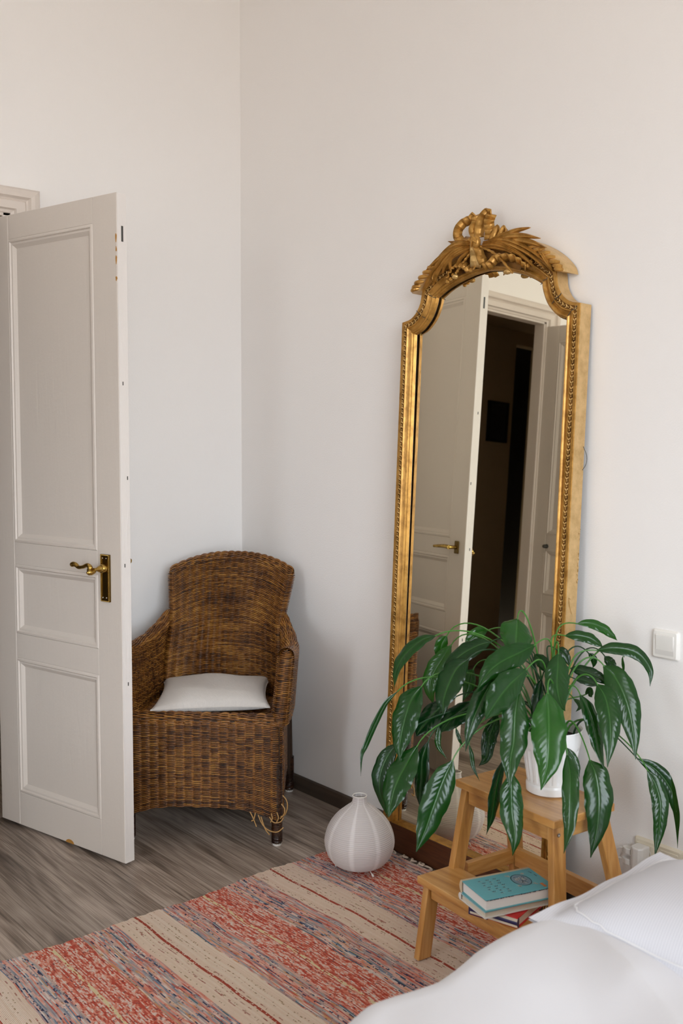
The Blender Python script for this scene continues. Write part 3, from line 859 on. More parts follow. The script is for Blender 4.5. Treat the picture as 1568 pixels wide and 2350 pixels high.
# dark gap line between glass and frame
k = MB(); 
gp = INN*.985+OUT*.015; g1 = mla(np.concatenate([gp, np.full((len(gp), 1), -.0215)], 1)); gp2 = INN*1.0
cen = np.array([MC, 1.0]); dirn = cen-gp; 
g2 = mla(np.concatenate([gp+np.sign(dirn)*np.array([.0014, .0012]), np.full((len(gp), 1), -.0235)], 1))
k.grid(np.array([g1, g2])).build('rebate', M_BLACK, mir, smooth=False)
# bead moulding: pairs of little leaf tips following the frame
def path_resample(P, step):
    d = np.concatenate([[0], np.cumsum(np.linalg.norm(np.diff(P, axis=0), axis=1))])
    s = np.arange(step/2, d[-1], step)
    pts = np.stack([np.interp(s, d, P[:, 0]), np.interp(s, d, P[:, 1])], 1)
    tan = np.stack([np.interp(s+.002, d, P[:, 0])-np.interp(s-.002, d, P[:, 0]), np.interp(s+.002, d, P[:, 1])-np.interp(s-.002, d, P[:, 1])], 1)
    return pts, tan/np.linalg.norm(tan, axis=1, keepdims=True)
bp, bt = path_resample(OUT*(1-.32)+INN*.32, .0165)
bd = MB()
for i, ((u, v), (tu, tv)) in enumerate(zip(bp, bt)):
    if v > 2.012: continue
    for sg in (1, -1):
        ang = atan2(tv, tu)+sg*radians(38)
        M_ = Matrix.Rotation(ang, 4, 'Z')
        cu, cv = u-sg*tv*.0028, v+sg*tu*.0028
        t = MB().ball((0, 0, 0), .0062, .0026, .0042, 6, M_)
        bd.add([ml(cu+p[0], cv+p[1], -.0015+p[2]) for p in t.v], t.f)
    t = MB().ball((0, 0, 0), .0026, n=6); bd.add([ml(u-tu*.0075+p[0], v-tv*.0075+p[1], -.001+p[2]) for p in t.v], t.f)
bd.build('bead_moulding', M_GILTBRIGHT, mir, kind='stuff')
MB().grid(sweep([(.225, -.0034), (.32, -.0030), (.415, -.0034)])).build('bead_channel_shade', M_GILTDARK, mir, smooth=False, label='dark strip painting the shade under the bead moulding')  # strip added for contrast, shade between the beads put into its colour
# cracks at the joints of the frame
for (a, b) in (((.6885, 1.810), (.7335, 1.842)), ((.629, 1.852), (.676, 1.884)), ((.592, 1.920), (.622, 1.935))):
    for uu in (0, 1):
        pa, pb = ((MWID-a[0], a[1]), (MWID-b[0], b[1])) if uu else (a, b)
        if uu and a[0] > .68: continue
        q = [ml(pa[0]+(pb[0]-pa[0])*t+.002*sin(9*t), pa[1]+(pb[1]-pa[1])*t+.0015*sin(14*t), (-.0075 if t < .25 else -.0025 if t < .55 else .0012)) for t in np.linspace(0, 1, 9)]
        MB().tube(q, .0011, 5).build('joint_crack', M_GREYWIRE, mir)
# plain base board with gold fillet
bs = MB(); bs.hexa([ml(.012, .003, -MT), ml(.734, .009, -MT), ml(.734, .009, .000), ml(.012, .003, .000)], [ml(.012, .098, -MT), ml(.734, .098, -MT), ml(.734, .098, .000), ml(.012, .098, .000)])
bs.build('base_board', M_BASEWOOD, mir, smooth=False, bevel=.002, label='plain dark brown bottom board')
bs = MB(); bs.hexa([ml(.05, .0984, -.030), ml(.70, .0984, -.030), ml(.70, .0984, -.002), ml(.05, .0984, -.002)], [ml(.05, .104, -.030), ml(.70, .104, -.030), ml(.70, .1025, -.004), ml(.05, .1025, -.004)])
bs.build('fillet', M_GILT, mir, smooth=False)
wp = spline([ml(MWID+.002, 1.437, -.045), ml(MWID+.012, 1.41, -.05), ml(MWID+.011, 1.385, -.05), ml(MWID+.001, 1.367, -.047)], 14)
MB().tube(wp, .0009, 6).build('hanging_wire', M_GREYWIRE, mir, label='thin loop of picture wire')
# ---- crest: cornice roll on both shoulders
co_r = arcs([(.694, 1.944), (.684, 1.968), (.648, 2.003), (.602, 2.033), (.545, 2.058), (.470, 2.076)], 22)
ci_r = arcs([(.655, 1.950), (.642, 1.966), (.603, 1.994), (.556, 2.016), (.505, 2.032), (.450, 2.044)], 22)
for sg in (0, 1):
    fl = lambda P: np.array([((MWID-u) if sg else u, v) for u, v in P])
    o_, i_ = fl(co_r), fl(ci_r)
    G = []
    for t, w in [(1, -.010), (.95, .006), (.75, .016), (.5, .020), (.25, .017), (.05, .008), (0, -.004), (0, -MT-.0)]:
        p = o_*(1-t)+i_*t; G.append(mla(np.concatenate([p, np.full((len(p), 1), w)], 1)))
    G = np.array(G)
    cm = MB().grid(G)
    cm.add([tuple(q) for q in G[:, 0]], [tuple(range(len(G)))]); cm.add([tuple(q) for q in G[:, -1]], [tuple(range(len(G)))])
    cn = cm.build('cornice', M_GILTSIDE, mir, angle=35)
    # oblique gadroons along the roll
    for k in range(9):
        j = 1+k*2
        a, b = o_[min(j, 21)]*.9+i_[min(j, 21)]*.1, o_[min(j+1, 21)]*.18+i_[min(j+1, 21)]*.82
        q = [ml(*(a+(b-a)*t), .007+.014*sin(pi*min(1, .12+t*.8))) for t in np.linspace(0, 1, 8)]
        MB().tube(q, np.array([.004, .006, .0068, .007, .007, .0068, .006, .004]), 8).build('gadroon', M_GILT, cn)
# ---- crest: long carved leaves
def blade(pts, wid, w0, w1, lift=.0, ridge=.0035, name='carved_leaf', mt=None, thick=.0045):
    P = spline([(u, v) for u, v in pts], 18); n = len(P)
    T = np.gradient(P, axis=0); T /= np.linalg.norm(T, axis=1, keepdims=True); Nn = np.stack([-T[:, 1], T[:, 0]], 1)
    s = np.linspace(0, 1, n); W = wid*np.clip(np.sin(np.pi*np.clip(s*.80+.18, 0, 1)), .05, 1)**.8*.5
    wz = w0+(w1-w0)*s+lift*np.sin(np.pi*s)
    rows = []
    cr = [(-1, -thick), (-1, 0), (-.55, .0045), (-.12, ridge*.4), (.12, ridge*.4), (.55, .0045), (1, 0), (1, -thick)]
    for x, h in cr:
        rows.append(mla(np.concatenate([P+Nn*(W*x)[:, None], (wz+h)[:, None]], 1)))
    G = np.array(rows); m_ = MB().grid(G, closed_u=True)
    m_.add([tuple(q) for q in G[:, 0]], [tuple(range(len(cr)))]); m_.add([tuple(q) for q in G[:, -1]], [tuple(range(len(cr)-1, -1, -1))])
    return m_.build(name, mt or M_GILT, mir, angle=50)
K = (.362, 2.070)
bladesR = [([(.425, 2.070), (.47, 2.078), (.52, 2.086), (.562, 2.089)], .017, .032, .020, .004), ([(.425, 2.066), (.49, 2.071), (.55, 2.064), (.607, 2.050)], .019, .030, .026, .006),
    ([(.43, 2.062), (.50, 2.062), (.57, 2.044), (.629, 2.020)], .021, .028, .024, .006), ([(.39, 2.066), (.48, 2.062), (.57, 2.022), (.649, 1.960)], .013, .032, .012, .012),
    ([(.39, 2.062), (.47, 2.056), (.56, 2.014), (.632, 1.953)], .013, .033, .010, .012), ([(.39, 2.060), (.46, 2.053), (.54, 2.010), (.590, 1.960)], .012, .034, .010, .014),
    ([(.39, 2.058), (.455, 2.048), (.52, 2.020), (.552, 1.990)], .012, .035, .016, .012), ([(.385, 2.055), (.45, 2.040), (.50, 2.020), (.535, 1.975)], .010, .03, .01, .008), ([(.60, 2.02), (.622, 1.995), (.640, 1.97), (.655, 1.948)], .012, .022, .012, .006)]
bladesL = [([(.335, 2.074), (.30, 2.080), (.26, 2.084), (.227, 2.093)], .016, .030, .020, .004), ([(.335, 2.070), (.28, 2.078), (.235, 2.068), (.190, 2.050)], .019, .030, .022, .005),
    ([(.33, 2.068), (.26, 2.064), (.19, 2.040), (.130, 2.010)], .020, .028, .020, .006), ([(.34, 2.062), (.27, 2.056), (.20, 2.010), (.155, 1.960)], .013, .032, .012, .012),
    ([(.34, 2.060), (.28, 2.050), (.225, 2.018), (.198, 1.996)], .013, .034, .012, .012), ([(.345, 2.058), (.29, 2.046), (.25, 2.030), (.238, 1.995)], .012, .034, .016, .012),
    ([(.34, 2.064), (.25, 2.060), (.17, 2.010), (.112, 1.955)], .013, .030, .010, .010), ([(.20, 2.02), (.175, 1.998), (.165, 1.98), (.178, 1.965)], .011, .02, .012, .006), ([(.345, 2.056), (.30, 2.035), (.275, 2.015), (.268, 1.99)], .010, .03, .012, .006)]
for b in bladesR+bladesL: blade(b[0], b[1], b[2], b[3], b[4])
# dark sheet painting the shade behind the ribbons
hp = arcs([(.53, 1.985), (.50, 2.020), (.44, 2.045), (MC, 2.055), (.30, 2.045), (.245, 2.02), (.215, 1.985)], 20)
hq = arcs([(.52, 1.968), (.47, 1.984), (.42, 1.994), (MC, 1.998), (.32, 1.994), (.27, 1.983), (.225, 1.970)], 20)
MB().grid(np.array([mla(np.concatenate([np.array(hp), np.full((20, 1), .0035)], 1)), mla(np.concatenate([np.array(hq), np.full((20, 1), .0035)], 1))])).build('recess_shade', M_GILTDARK, mir, smooth=False, solid=.002, label='dark sheet painting the shade behind the carving')
# ---- crest: ribbon bow, crinkled strips
def ribbon(pts, wid, w0, folds, amp=.006, rad=.35, name='ribbon', lift=0., mt=None):
    """crinkled strip: pts (u, v, w); the strip is wid wide, rad = share of the width lying in the frame plane"""
    n = folds*4+1
    P = spline([(p[0], p[1]) for p in pts], n); zz = np.interp(np.linspace(0, 1, n), np.linspace(0, 1, len(pts)), [p[2] if len(p) > 2 else w0 for p in pts])
    T = np.gradient(P, axis=0); T /= np.linalg.norm(T, axis=1, keepdims=True); Nn = np.stack([-T[:, 1], T[:, 0]], 1)
    tri = np.abs(((np.arange(n)/4) % 1)*2-1)*2-1
    c_ = sqrt(1-rad*rad)
    P = P-Nn*(amp*tri*c_)[:, None]; zz = zz+amp*tri*rad            # folds stand along the strip's own normal
    a = np.concatenate([P-Nn*wid*rad/2, (zz-wid*.5*c_)[:, None]], 1); b = np.concatenate([P+Nn*wid*rad/2, (zz+wid*.5*c_)[:, None]], 1)
    G = np.array([mla(a), mla((a+b)/2), mla(b)])
    return MB().grid(G).build(name, mt or M_GILT, mir, angle=16, solid=.0035)
ribbon([(.352, 2.084, .026), (.322, 2.090, .022), (.286, 2.088, .018), (.262, 2.104, .014), (.262, 2.130, .012), (.284, 2.147, .010), (.312, 2.152, .010), (.332, 2.164, .010)], .030, .02, 8, .0035, .72, 'bow_loop')
ribbon([(.334, 2.163, .012), (.343, 2.140, .016), (.333, 2.116, .020), (.352, 2.088, .026)], .030, .02, 4, .0035, -.80, 'bow_loop')
ribbon([(.364, 2.086, .026), (.360, 2.120, .018), (.366, 2.150, .012), (.385, 2.163, .010), (.402, 2.152, .012)], .032, .02, 5, .003, .72, 'bow_loop')
ribbon([(.402, 2.154, .014), (.397, 2.132, .018), (.405, 2.105, .022), (.410, 2.074, .028)], .032, .02, 5, .0035, -.80, 'bow_loop')
ribbon([(.422, 2.070, .024), (.428, 2.094, .018), (.436, 2.108, .014), (.442, 2.094, .016), (.446, 2.070, .022)], .026, .02, 3, .001, .55, 'bow_loop')
ribbon([(.448, 2.074, .022), (.454, 2.094, .016), (.461, 2.103, .014), (.467, 2.096, .016), (.468, 2.076, .022)], .024, .02, 3, .001, .5, 'bow_loop')
MB().ball(ml(.362, 2.070, .036), .017, .014, .021, 14).build('knot', M_GILT, mir)
for a in (-.006, .003, .010):
    MB().tube([ml(.350+.024*t, 2.070+.020*cos(t*6-3)*.3+a*.6+.010*(t-.5), .046+.006*sin(pi*t)) for t in np.linspace(0, 1, 8)], .0035, 8).build('knot_strand', M_GILT, mir)
ribbon([(.358, 2.060, .034), (.356, 2.030, .030), (.352, 1.995, .022)], .034, .03, 2, .003, -.85, 'ribbon_tail', mt=M_GILTBRIGHT)
ribbon([(.366, 2.060, .034), (.374, 2.030, .026), (.384, 2.003, .020)], .028, .03, 2, .003, -.7, 'ribbon_tail')
ribbon([(.352, 1.994, .022), (.325, 1.992, .020), (.304, 2.006, .020), (.284, 2.012, .019), (.258, 2.013, .018), (.236, 1.998, .016), (.219, 1.979, .012)], .028, .02, 8, .0038, .72, 'ribbon_tail')
ribbon([(.386, 1.992, .022), (.412, 1.996, .022), (.434, 2.011, .022), (.463, 2.013, .020), (.500, 2.007, .018), (.530, 1.990, .014), (.548, 1.970, .010)], .028, .02, 8, .0038, .72, 'ribbon_tail')
for q in ([(.352, 2.056, .030), (.302, 2.018, .024), (.262, 1.988, .016)], [(.376, 2.056, .030), (.436, 2.024, .024), (.500, 1.962, .016)]):
    P = spline(q, 40); MB().tube(mla(P), .0042+.0010*np.sin(np.arange(40)*1.3), 8).build('carved_stick', M_GILT, mir)
MB().ball(ml(.478, 1.968, .014), .017, .010, .009, 10).build('carved_bud', M_GILTBRIGHT, mir)
MB().ball(ml(.255, 1.978, .012), .013, .009, .009, 10).build('carved_bud', M_GILTBRIGHT, mir)
for (u, v) in ((.236, 1.972), (.222, 1.966), (.246, 1.984), (.545, 1.985), (.556, 1.978), (.552, 1.996), (.565, 1.988)):
    MB().ball(ml(u, v, .012), .0072, n=8).build('carved_berry', M_GILT, mir)

# ------------------------------------------------------------------ rag rug
M_RUG = Mat('rag_weave', (.5, .3, .25, 1), .95)
m = M_RUG
co = m.coord(); sp_ = m.n('ShaderNodeSeparateXYZ', i_Vector=co)
X_, Y_ = sp_.outputs['X'], sp_.outputs['Y']
wob = m.noise(m.coord(scale=(1.6, .7, 1)), 1.1, 2, .5)
yw = m.math('ADD', Y_, m.math('MULTIPLY_ADD', wob, .060, -.030))
PITCH = .0036
rowid = m.math('FLOOR', m.math('DIVIDE', yw, PITCH))
def wn1(seedv, wx, det=2):
    cmb = m.n('ShaderNodeCombineXYZ', i_0=(m.math('MULTIPLY', X_, wx) if wx else 0.), i_1=m.math('MULTIPLY', rowid, 7.31), i_2=seedv)
    if wx: return m.noise(cmb.outputs[0], 1.0, det, .6)
    nd = m.n('ShaderNodeTexWhiteNoise', noise_dimensions='3D'); m.link(cmb.outputs[0], nd.inputs['Vector']); return nd.outputs['Value']
stretch = lambda v, lo=.3, hi=.7: m.math('DIVIDE', m.math('SUBTRACT', v, lo), hi-lo, clamp=True)
r_row = wn1(1.5, 0); r_row2 = wn1(5.5, 0)
sd, sd2, ss = stretch(wn1(4.2, 38.)), stretch(wn1(9.7, 95.)), stretch(wn1(13.7, 7.), .32, .68)
RED, CORAL, PINK, WHITE = (.56, .062, .032), (.76, .245, .16), (.80, .50, .42), (.84, .75, .69)
GREY, NAVY, TEAL, ORANGE, CREAM, YEL = (.36, .37, .41), (.030, .038, .10), (.06, .15, .21), (.66, .32, .12), (.86, .70, .58), (.80, .68, .42)
pick_multi = m.math('FRACT', m.math('ADD', m.math('MULTIPLY', r_row, 3.7), m.math('MULTIPLY', ss, .30)))
multi = m.ramp(pick_multi, [(0, PINK), (.10, GREY), (.18, WHITE), (.27, CORAL), (.37, PINK), (.46, (.42, .37, .35)), (.54, RED), (.60, WHITE), (.67, ORANGE), (.73, GREY), (.80, CORAL), (.88, PINK), (.95, (.20, .25, .34))], 'LINEAR')
multi = m.mix(m.math('MULTIPLY', m.math('GREATER_THAN', sd, .66), m.math('GREATER_THAN', r_row2, .87)), multi, (*NAVY, 1))
multi = m.mix(m.math('MULTIPLY', m.math('GREATER_THAN', ss, .72), m.math('LESS_THAN', r_row2, .07)), multi, (*TEAL, 1))
multi = m.mix(m.math('MULTIPLY', m.math('GREATER_THAN', sd2, .88), .8), multi, (.10, .06, .08, 1))
pick_red = m.math('ADD', m.math('MULTIPLY', r_row, .45), m.math('MULTIPLY', sd, .55))
redc = m.ramp(pick_red, [(.0, RED), (.30, (.55, .085, .05)), (.42, CORAL), (.55, PINK), (.63, WHITE), (.70, CORAL), (.80, RED), (1.0, RED)], 'LINEAR')
redc = m.mix(m.math('MULTIPLY', m.math('GREATER_THAN', sd2, .86), .7), redc, (.10, .03, .04, 1))
crm = m.ramp(r_row, [(0, CREAM), (.5, (.80, .62, .49)), (1, (.86, .72, .60))], 'LINEAR')
crm = m.mix(m.math('MULTIPLY', m.math('MULTIPLY', m.math('GREATER_THAN', sd, .66), m.math('GREATER_THAN', r_row2, .86)), m.math('MULTIPLY_ADD', sd2, .7, .3)), crm, (.36, .085, .05, 1))
crm = m.mix(m.math('MULTIPLY', m.math('MULTIPLY', m.math('GREATER_THAN', sd2, .70), m.math('LESS_THAN', r_row2, .14)), .8), crm, (.33, .20, .08, 1))
# band sequence along the length, period .52 m
fr = m.math('FRACT', m.math('DIVIDE', m.math('ADD', yw, 5.2+.98), .52))
b1 = m.ramp(fr, [(0, (0, 0, 0)), (.300, (1, 1, 1)), (.475, (.5, .5, .5)), (.775, (1, 1, 1))], 'CONSTANT')
isM = m.math('GREATER_THAN', b1, .75); isR = m.math('MULTIPLY', m.math('GREATER_THAN', b1, .25), m.math('LESS_THAN', b1, .75))
colr = m.mix(isM, crm, multi); colr = m.mix(isR, colr, redc)
# thin red thread in the middle of each cream band, pale thread in the red band
ln = m.math('LESS_THAN', m.math('ABSOLUTE', m.math('SUBTRACT', fr, .135)), .0085)
colr = m.mix(m.math('MULTIPLY', ln, m.math('GREATER_THAN', sd2, .22)), colr, (.40, .055, .025, 1))
ln2 = m.math('LESS_THAN', m.math('ABSOLUTE', m.math('SUBTRACT', fr, .60)), .010)
colr = m.mix(m.math('MULTIPLY', ln2, m.math('GREATER_THAN', sd, .4)), colr, (*YEL, 1))
m.color(colr)
rib = m.math('ABSOLUTE', m.math('SINE', m.math('MULTIPLY', m.math('DIVIDE', yw, PITCH), pi)))
warp_ = m.math('ABSOLUTE', m.math('SINE', m.math('MULTIPLY_ADD', X_, pi/.0062, m.math('MULTIPLY', rowid, pi/2))))
m.bump(m.math('ADD', rib, m.math('MULTIPLY', warp_, .8)),   .0018, .9)
rug = thing('rag_rug', 'red, coral, cream and blue striped rag rug on the wood floor', 'rug', (1.5, -1.2, 0))
RX0, RX1, RY0, RY1 = .983, 1.86, -2.55, -.150
nu, nv = 30, 420
yy = np.linspace(RY0, RY1, nv); G = []
for i in range(nu):
    s = i/(nu-1)
    e0 = RX0+.008*np.sin(yy*5.1+.6)+.005*np.sin(yy*13)+.0022*np.sin(yy*95)+.0015*np.sin(yy*210)
    e1 = RX1+.006*np.sin(yy*6+2)+.002*np.sin(yy*90)
    x = e0+(e1-e0)*s
    z = .0072+.0009*np.sin(x*31+yy*17)+.0007*np.sin(yy*44)
    if i in (0, nu-1): z = np.full(nv, .0005)
    if i in (1, nu-2): x = e0+.0025 if i == 1 else e1-.0025
    G.append(np.stack([x, yy+.004*np.sin(x*9)*(yy > -.2), z], -1))
G = np.array(G)
mb = MB().grid(G); mb.grid(np.stack([G[[0, -1]][:, :, 0], G[[0, -1]][:, :, 1], np.full((2, nv), .0004)], -1))
mb.build('woven_body', M_RUG, rug, angle=60)
M_FRINGE = Mat('cotton_fringe', (.62, .53, .44, 1), .9)
rg = random.Random(9)
fx = np.arange(1.0, 1.85, .046)
for i, x in enumerate(fx):
    x = x+rg.uniform(-.012, .012); y = RY1-.002
    L = rg.uniform(.05, .075); a = rg.uniform(-.9, .9); kx = rg.uniform(-.03, .03)
    # cords turn aside where the mirror board stands in their way
    pts = [(x, y-.004, .005), (x+.004, y+.009, .0045), (x+kx*.6, y+.015, .0045), (x+kx+.018*a, y+.012, .006), (x+kx+.030*a, y+.002, .010), (x+kx+.014*a-.006, y-.004, .0125), (x+kx-.012, y+.006, .012), (x+kx-.02+.02*a, y+.014, .008)]
    pts = [(p[0], min(p[1], -.1335), p[2]+.001) for p in pts]
    q = spline(pts, 24)
    MB().tube(q, .0032+.0004*np.sin(np.arange(24)*2.2), 7).build('fringe_cord', M_FRINGE, rug)

# ------------------------------------------------------------------ paper lantern lamp
LC = (1.162, -.325)
lamp = thing('paper_lantern', 'white ribbed paper floor lantern, pear shaped, at the end of the rug', 'lamp', (*LC, .007))
pz = spline([(0.0, .020), (.045, .021), (.080, .030), (.104, .055), (.1165, .092), (.1155, .122), (.103, .158), (.078, .192), (.046, .219), (.030, .231), (.0245, .241), (.0232, .250), (.0232, .2585)], 420)
nring = 58
s = np.linspace(0, 1, 420)
dl = np.concatenate([[0], np.cumsum(np.linalg.norm(np.diff(pz, axis=0), axis=1))]); sN = dl/dl[-1]
tg = np.gradient(pz, axis=0); tg /= np.linalg.norm(tg, axis=1, keepdims=True); nm_ = np.stack([tg[:, 1], -tg[:, 0]], 1)
wob_ = np.abs(np.sin(np.pi*nring*sN))**.6*-.0012+.0008
pzz = pz+nm_*wob_[:, None]
nseg = 96; th_ = np.linspace(0, 2*pi, nseg, endpoint=False)
V = np.stack([LC[0]+pzz[:, 0:1]*np.cos(th_), LC[1]+pzz[:, 0:1]*np.sin(th_), .0+pzz[:, 1:2]+0*th_], -1)
ii, jj = np.meshgrid(np.arange(419), np.arange(nseg), indexing='ij'); j2 = (jj+1) % nseg
Fq = np.stack([ii*nseg+jj, ii*nseg+j2, (ii+1)*nseg+j2, (ii+1)*nseg+jj], -1)
seam_d = np.abs(((th_*8/(2*pi)+.20) % 1)-.5)/8*2*pi
seam = np.clip((np.abs(((th_*8/(2*pi)+.70) % 1)-.5) < .075).astype(float), 0, 1)
valley = np.clip(1-np.abs(np.sin(np.pi*nring*sN))*2.2, 0, 1)
sa = np.maximum(seam[None, :]*.95, valley[:, None]*.9)
fast('paper_shade', V, Fq, M_PAPER, lamp, attr={'seam': sa})
MB().tube([(LC[0]+.0235*cos(t), LC[1]+.0235*sin(t), .2585) for t in np.linspace(0, 2*pi, 28, endpoint=False)], .0018, 8, closed=True).build('top_ring', M_WHITE, lamp)
for x, y in ((1.103, -.381), (1.247, -.338), (1.150, -.245)):
    dx, dy = x-LC[0], y-LC[1]
    f_ = MB().tube([(LC[0]+dx*.62, LC[1]+dy*.62, .030), (LC[0]+dx*.95, LC[1]+dy*.95, .014)], .0016, 8).build('foot', M_WHITE, lamp)
    MB().tube([(LC[0]+dx*.9, LC[1]+dy*.9, .0175), (LC[0]+dx, LC[1]+dy, .0115)], .0034, 10).build('foot_tip', M_WHITE, f_)
cp = spline([(1.150, -.285, .022), (1.120, -.225, .011), (1.085, -.19, .006), (1.035, -.165, .0045), (1.000, -.10, .0045), (1.03, -.045, .005), (1.20, -.035, .005)], 60)
MB().tube(cp, .003, 8).build('cord', M_WHITE, lamp)

# ------------------------------------------------------------------ bamboo step stool
SA = radians(-6); SO = (1.732, -.469)
SM = Matrix.Translation((SO[0], SO[1], 0)) @ Matrix.Rotation(SA, 4, 'Z')
SZ0 = 0.0095
sp3 = lambda x, y, z: tuple(SM @ Vector((x, y, z)))
stool = thing('step_stool', 'bamboo two-step stool with splayed legs carrying the potted plant', 'stool', sp3(.187, .1, .0))
TW, TD = .373, .226
MB().box(0, TW, 0, TD, .479, .500, SM).build('top_step', M_BAMX, stool, smooth=False, bevel=.0022)
SX, SY = .125, .085
def leg_board(x0, x1, y0, y1, zt, zb, dx, dy, mt=M_BAMZ):
    k = zt-zb
    b = MB(); b.hexa([sp3(x+dx*k, y+dy*k, zb) for x, y in ((x0, y0), (x1, y0), (x1, y1), (x0, y1))], [sp3(x, y, zt) for x, y in ((x0, y0), (x1, y0), (x1, y1), (x0, y1))])
    return b.build('leg', mt, stool, smooth=False, bevel=.0022)
LZ = .0095
xL0, xL1, xR0, xR1 = .012, .034, TW-.034, TW-.012
fl_ = leg_board(xL0, xL1, .012, .056, .4785, .204, -SX, -SY); frl = leg_board(xR0, xR1, .012, .056, .4785, .204, SX, -SY)
SYB = .21
leg_board(xL0, xL1, TD-.056, TD-.012, .4785, 00.0095, -SX, SYB); leg_board(xR0, xR1, TD-.056, TD-.012, .4785, 0.0095, SX, SYB)
off = lambda z: (.4785-z)*SX
# aprons under the top
MB().box(xL1+.001, xR0-.001, .018, .036, .436, .4785, SM).build('apron', M_BAMX, stool, smooth=False, bevel=.0015)
MB().box(xL1+.001, xR0-.001, TD-.036, TD-.018, .436, .4785, SM).build('apron', M_BAMX, stool, smooth=False, bevel=.0015)
MB().box(xL0+.002, xL1-.002, .057, TD-.057, .440, .4785, SM).build('apron', M_BAMY, stool, smooth=False, bevel=.0015)
MB().box(xR0+.002, xR1-.002, .057, TD-.057, .440, .4785, SM).build('apron', M_BAMY, stool, smooth=False, bevel=.0015)
for sx in (xR1+off(.456)+.0008,):
    S_ = SM @ Matrix.Translation((sx, .028, .456)) @ Matrix.Rotation(radians(90), 4, 'Y')
    MB().lathe([(0, 0), (.0048, 0), (.0055, .0006), (.0022, .0008), (0, -.001)], (0, 0, 0), 12, S_).build('screw', M_STEEL, stool, label='small steel bolt head')
# lower step with its own front legs
STZ = .245
MB().box(-.018, TW+.018, -.120, .014, STZ-.020, STZ, SM).build('lower_step', M_BAMX, stool, smooth=False, bevel=.0022)
leg_board(-.006, .016, -.106, -.062, STZ-.0205, 0.0095, -SX*.55, -SY*1.15); leg_board(TW-.016, TW+.006, -.106, -.062, STZ-.0205, 0.0095, SX*.55, -SY*1.15)
MB().box(.017, TW-.017, -.098, -.080, STZ-.058, STZ-.0205, SM).build('apron', M_BAMX, stool, smooth=False, bevel=.0015)
# stretchers
ob = off(.225)
yb = TD-.034+(.4785-.225)*SYB
MB().box(xL0-ob+.002, xL1-ob-.002, .050, yb-.012, .202, STZ, SM).build('stretcher', M_BAMY, stool, smooth=False, bevel=.0015)
MB().box(xR0+ob+.002, xR1+ob-.002, .050, yb-.012, .202, STZ, SM).build('stretcher', M_BAMY, stool, smooth=False, bevel=.0015)
MB().box(xL1-ob+.0005, xR0+ob-.0005, yb-.016, yb+.002, .195, STZ+.005, SM).build('stretcher', M_BAMX, stool, smooth=False, bevel=.0015)

# ------------------------------------------------------------------ potted peace lily
PX, PY, PZ = 1.958, -.338, .5005
plant = thing('potted_plant', 'large peace lily with drooping glossy green leaves in a white fluted pot', 'plant', (PX, PY, PZ))
NP = 96
zs = [0, .004, .020, .024, .028, .034, .120, .126, .132, .150, .168, .174, .176]
rs = [.058, .0640, .0650, .0645, .0625, .0625, .0755, .0770, .0785, .0805, .0830, .0845, .0830]
G = []
for z, r in zip(zs, rs):
    th = np.linspace(0, 2*pi, NP, endpoint=False)
    fl2 = (.034 <= z <= .121)
    rr_ = r-(.0036*np.clip(np.cos(th*22)*1.8, 0, 1)*min(1, (z-.034)/.01 if z > .034 else 0) if fl2 else 0)
    G.append(np.stack([PX+rr_*np.cos(th), PY+rr_*np.sin(th), np.full(NP, PZ+z)], -1))
mid = []
for z in np.linspace(.040, .116, 5):
    r = np.interp(z, zs, rs); th = np.linspace(0, 2*pi, NP, endpoint=False)
    rr_ = r-.0036*np.clip(np.cos(th*22)*1.8, 0, 1); mid.append(np.stack([PX+rr_*np.cos(th), PY+rr_*np.sin(th), np.full(NP, PZ+z)], -1))
G = G[:6]+mid+G[6:]
for z, r in ((.172, .079), (.150, .0755), (.140, .074)):
    th = np.linspace(0, 2*pi, NP, endpoint=False); G.append(np.stack([PX+r*np.cos(th), PY+r*np.sin(th), np.full(NP, PZ+z)], -1))
pm = MB().grid(np.array(G), closed_v=True); pm.add([tuple(q) for q in G[0]], [tuple(range(NP))])
pm.build('flower_pot', M_PORC, plant, angle=24)
MB().lathe([(0, .150), (.03, .153), (.0752, .148)], (PX, PY, PZ), 32).build('soil', M_SOIL, plant)

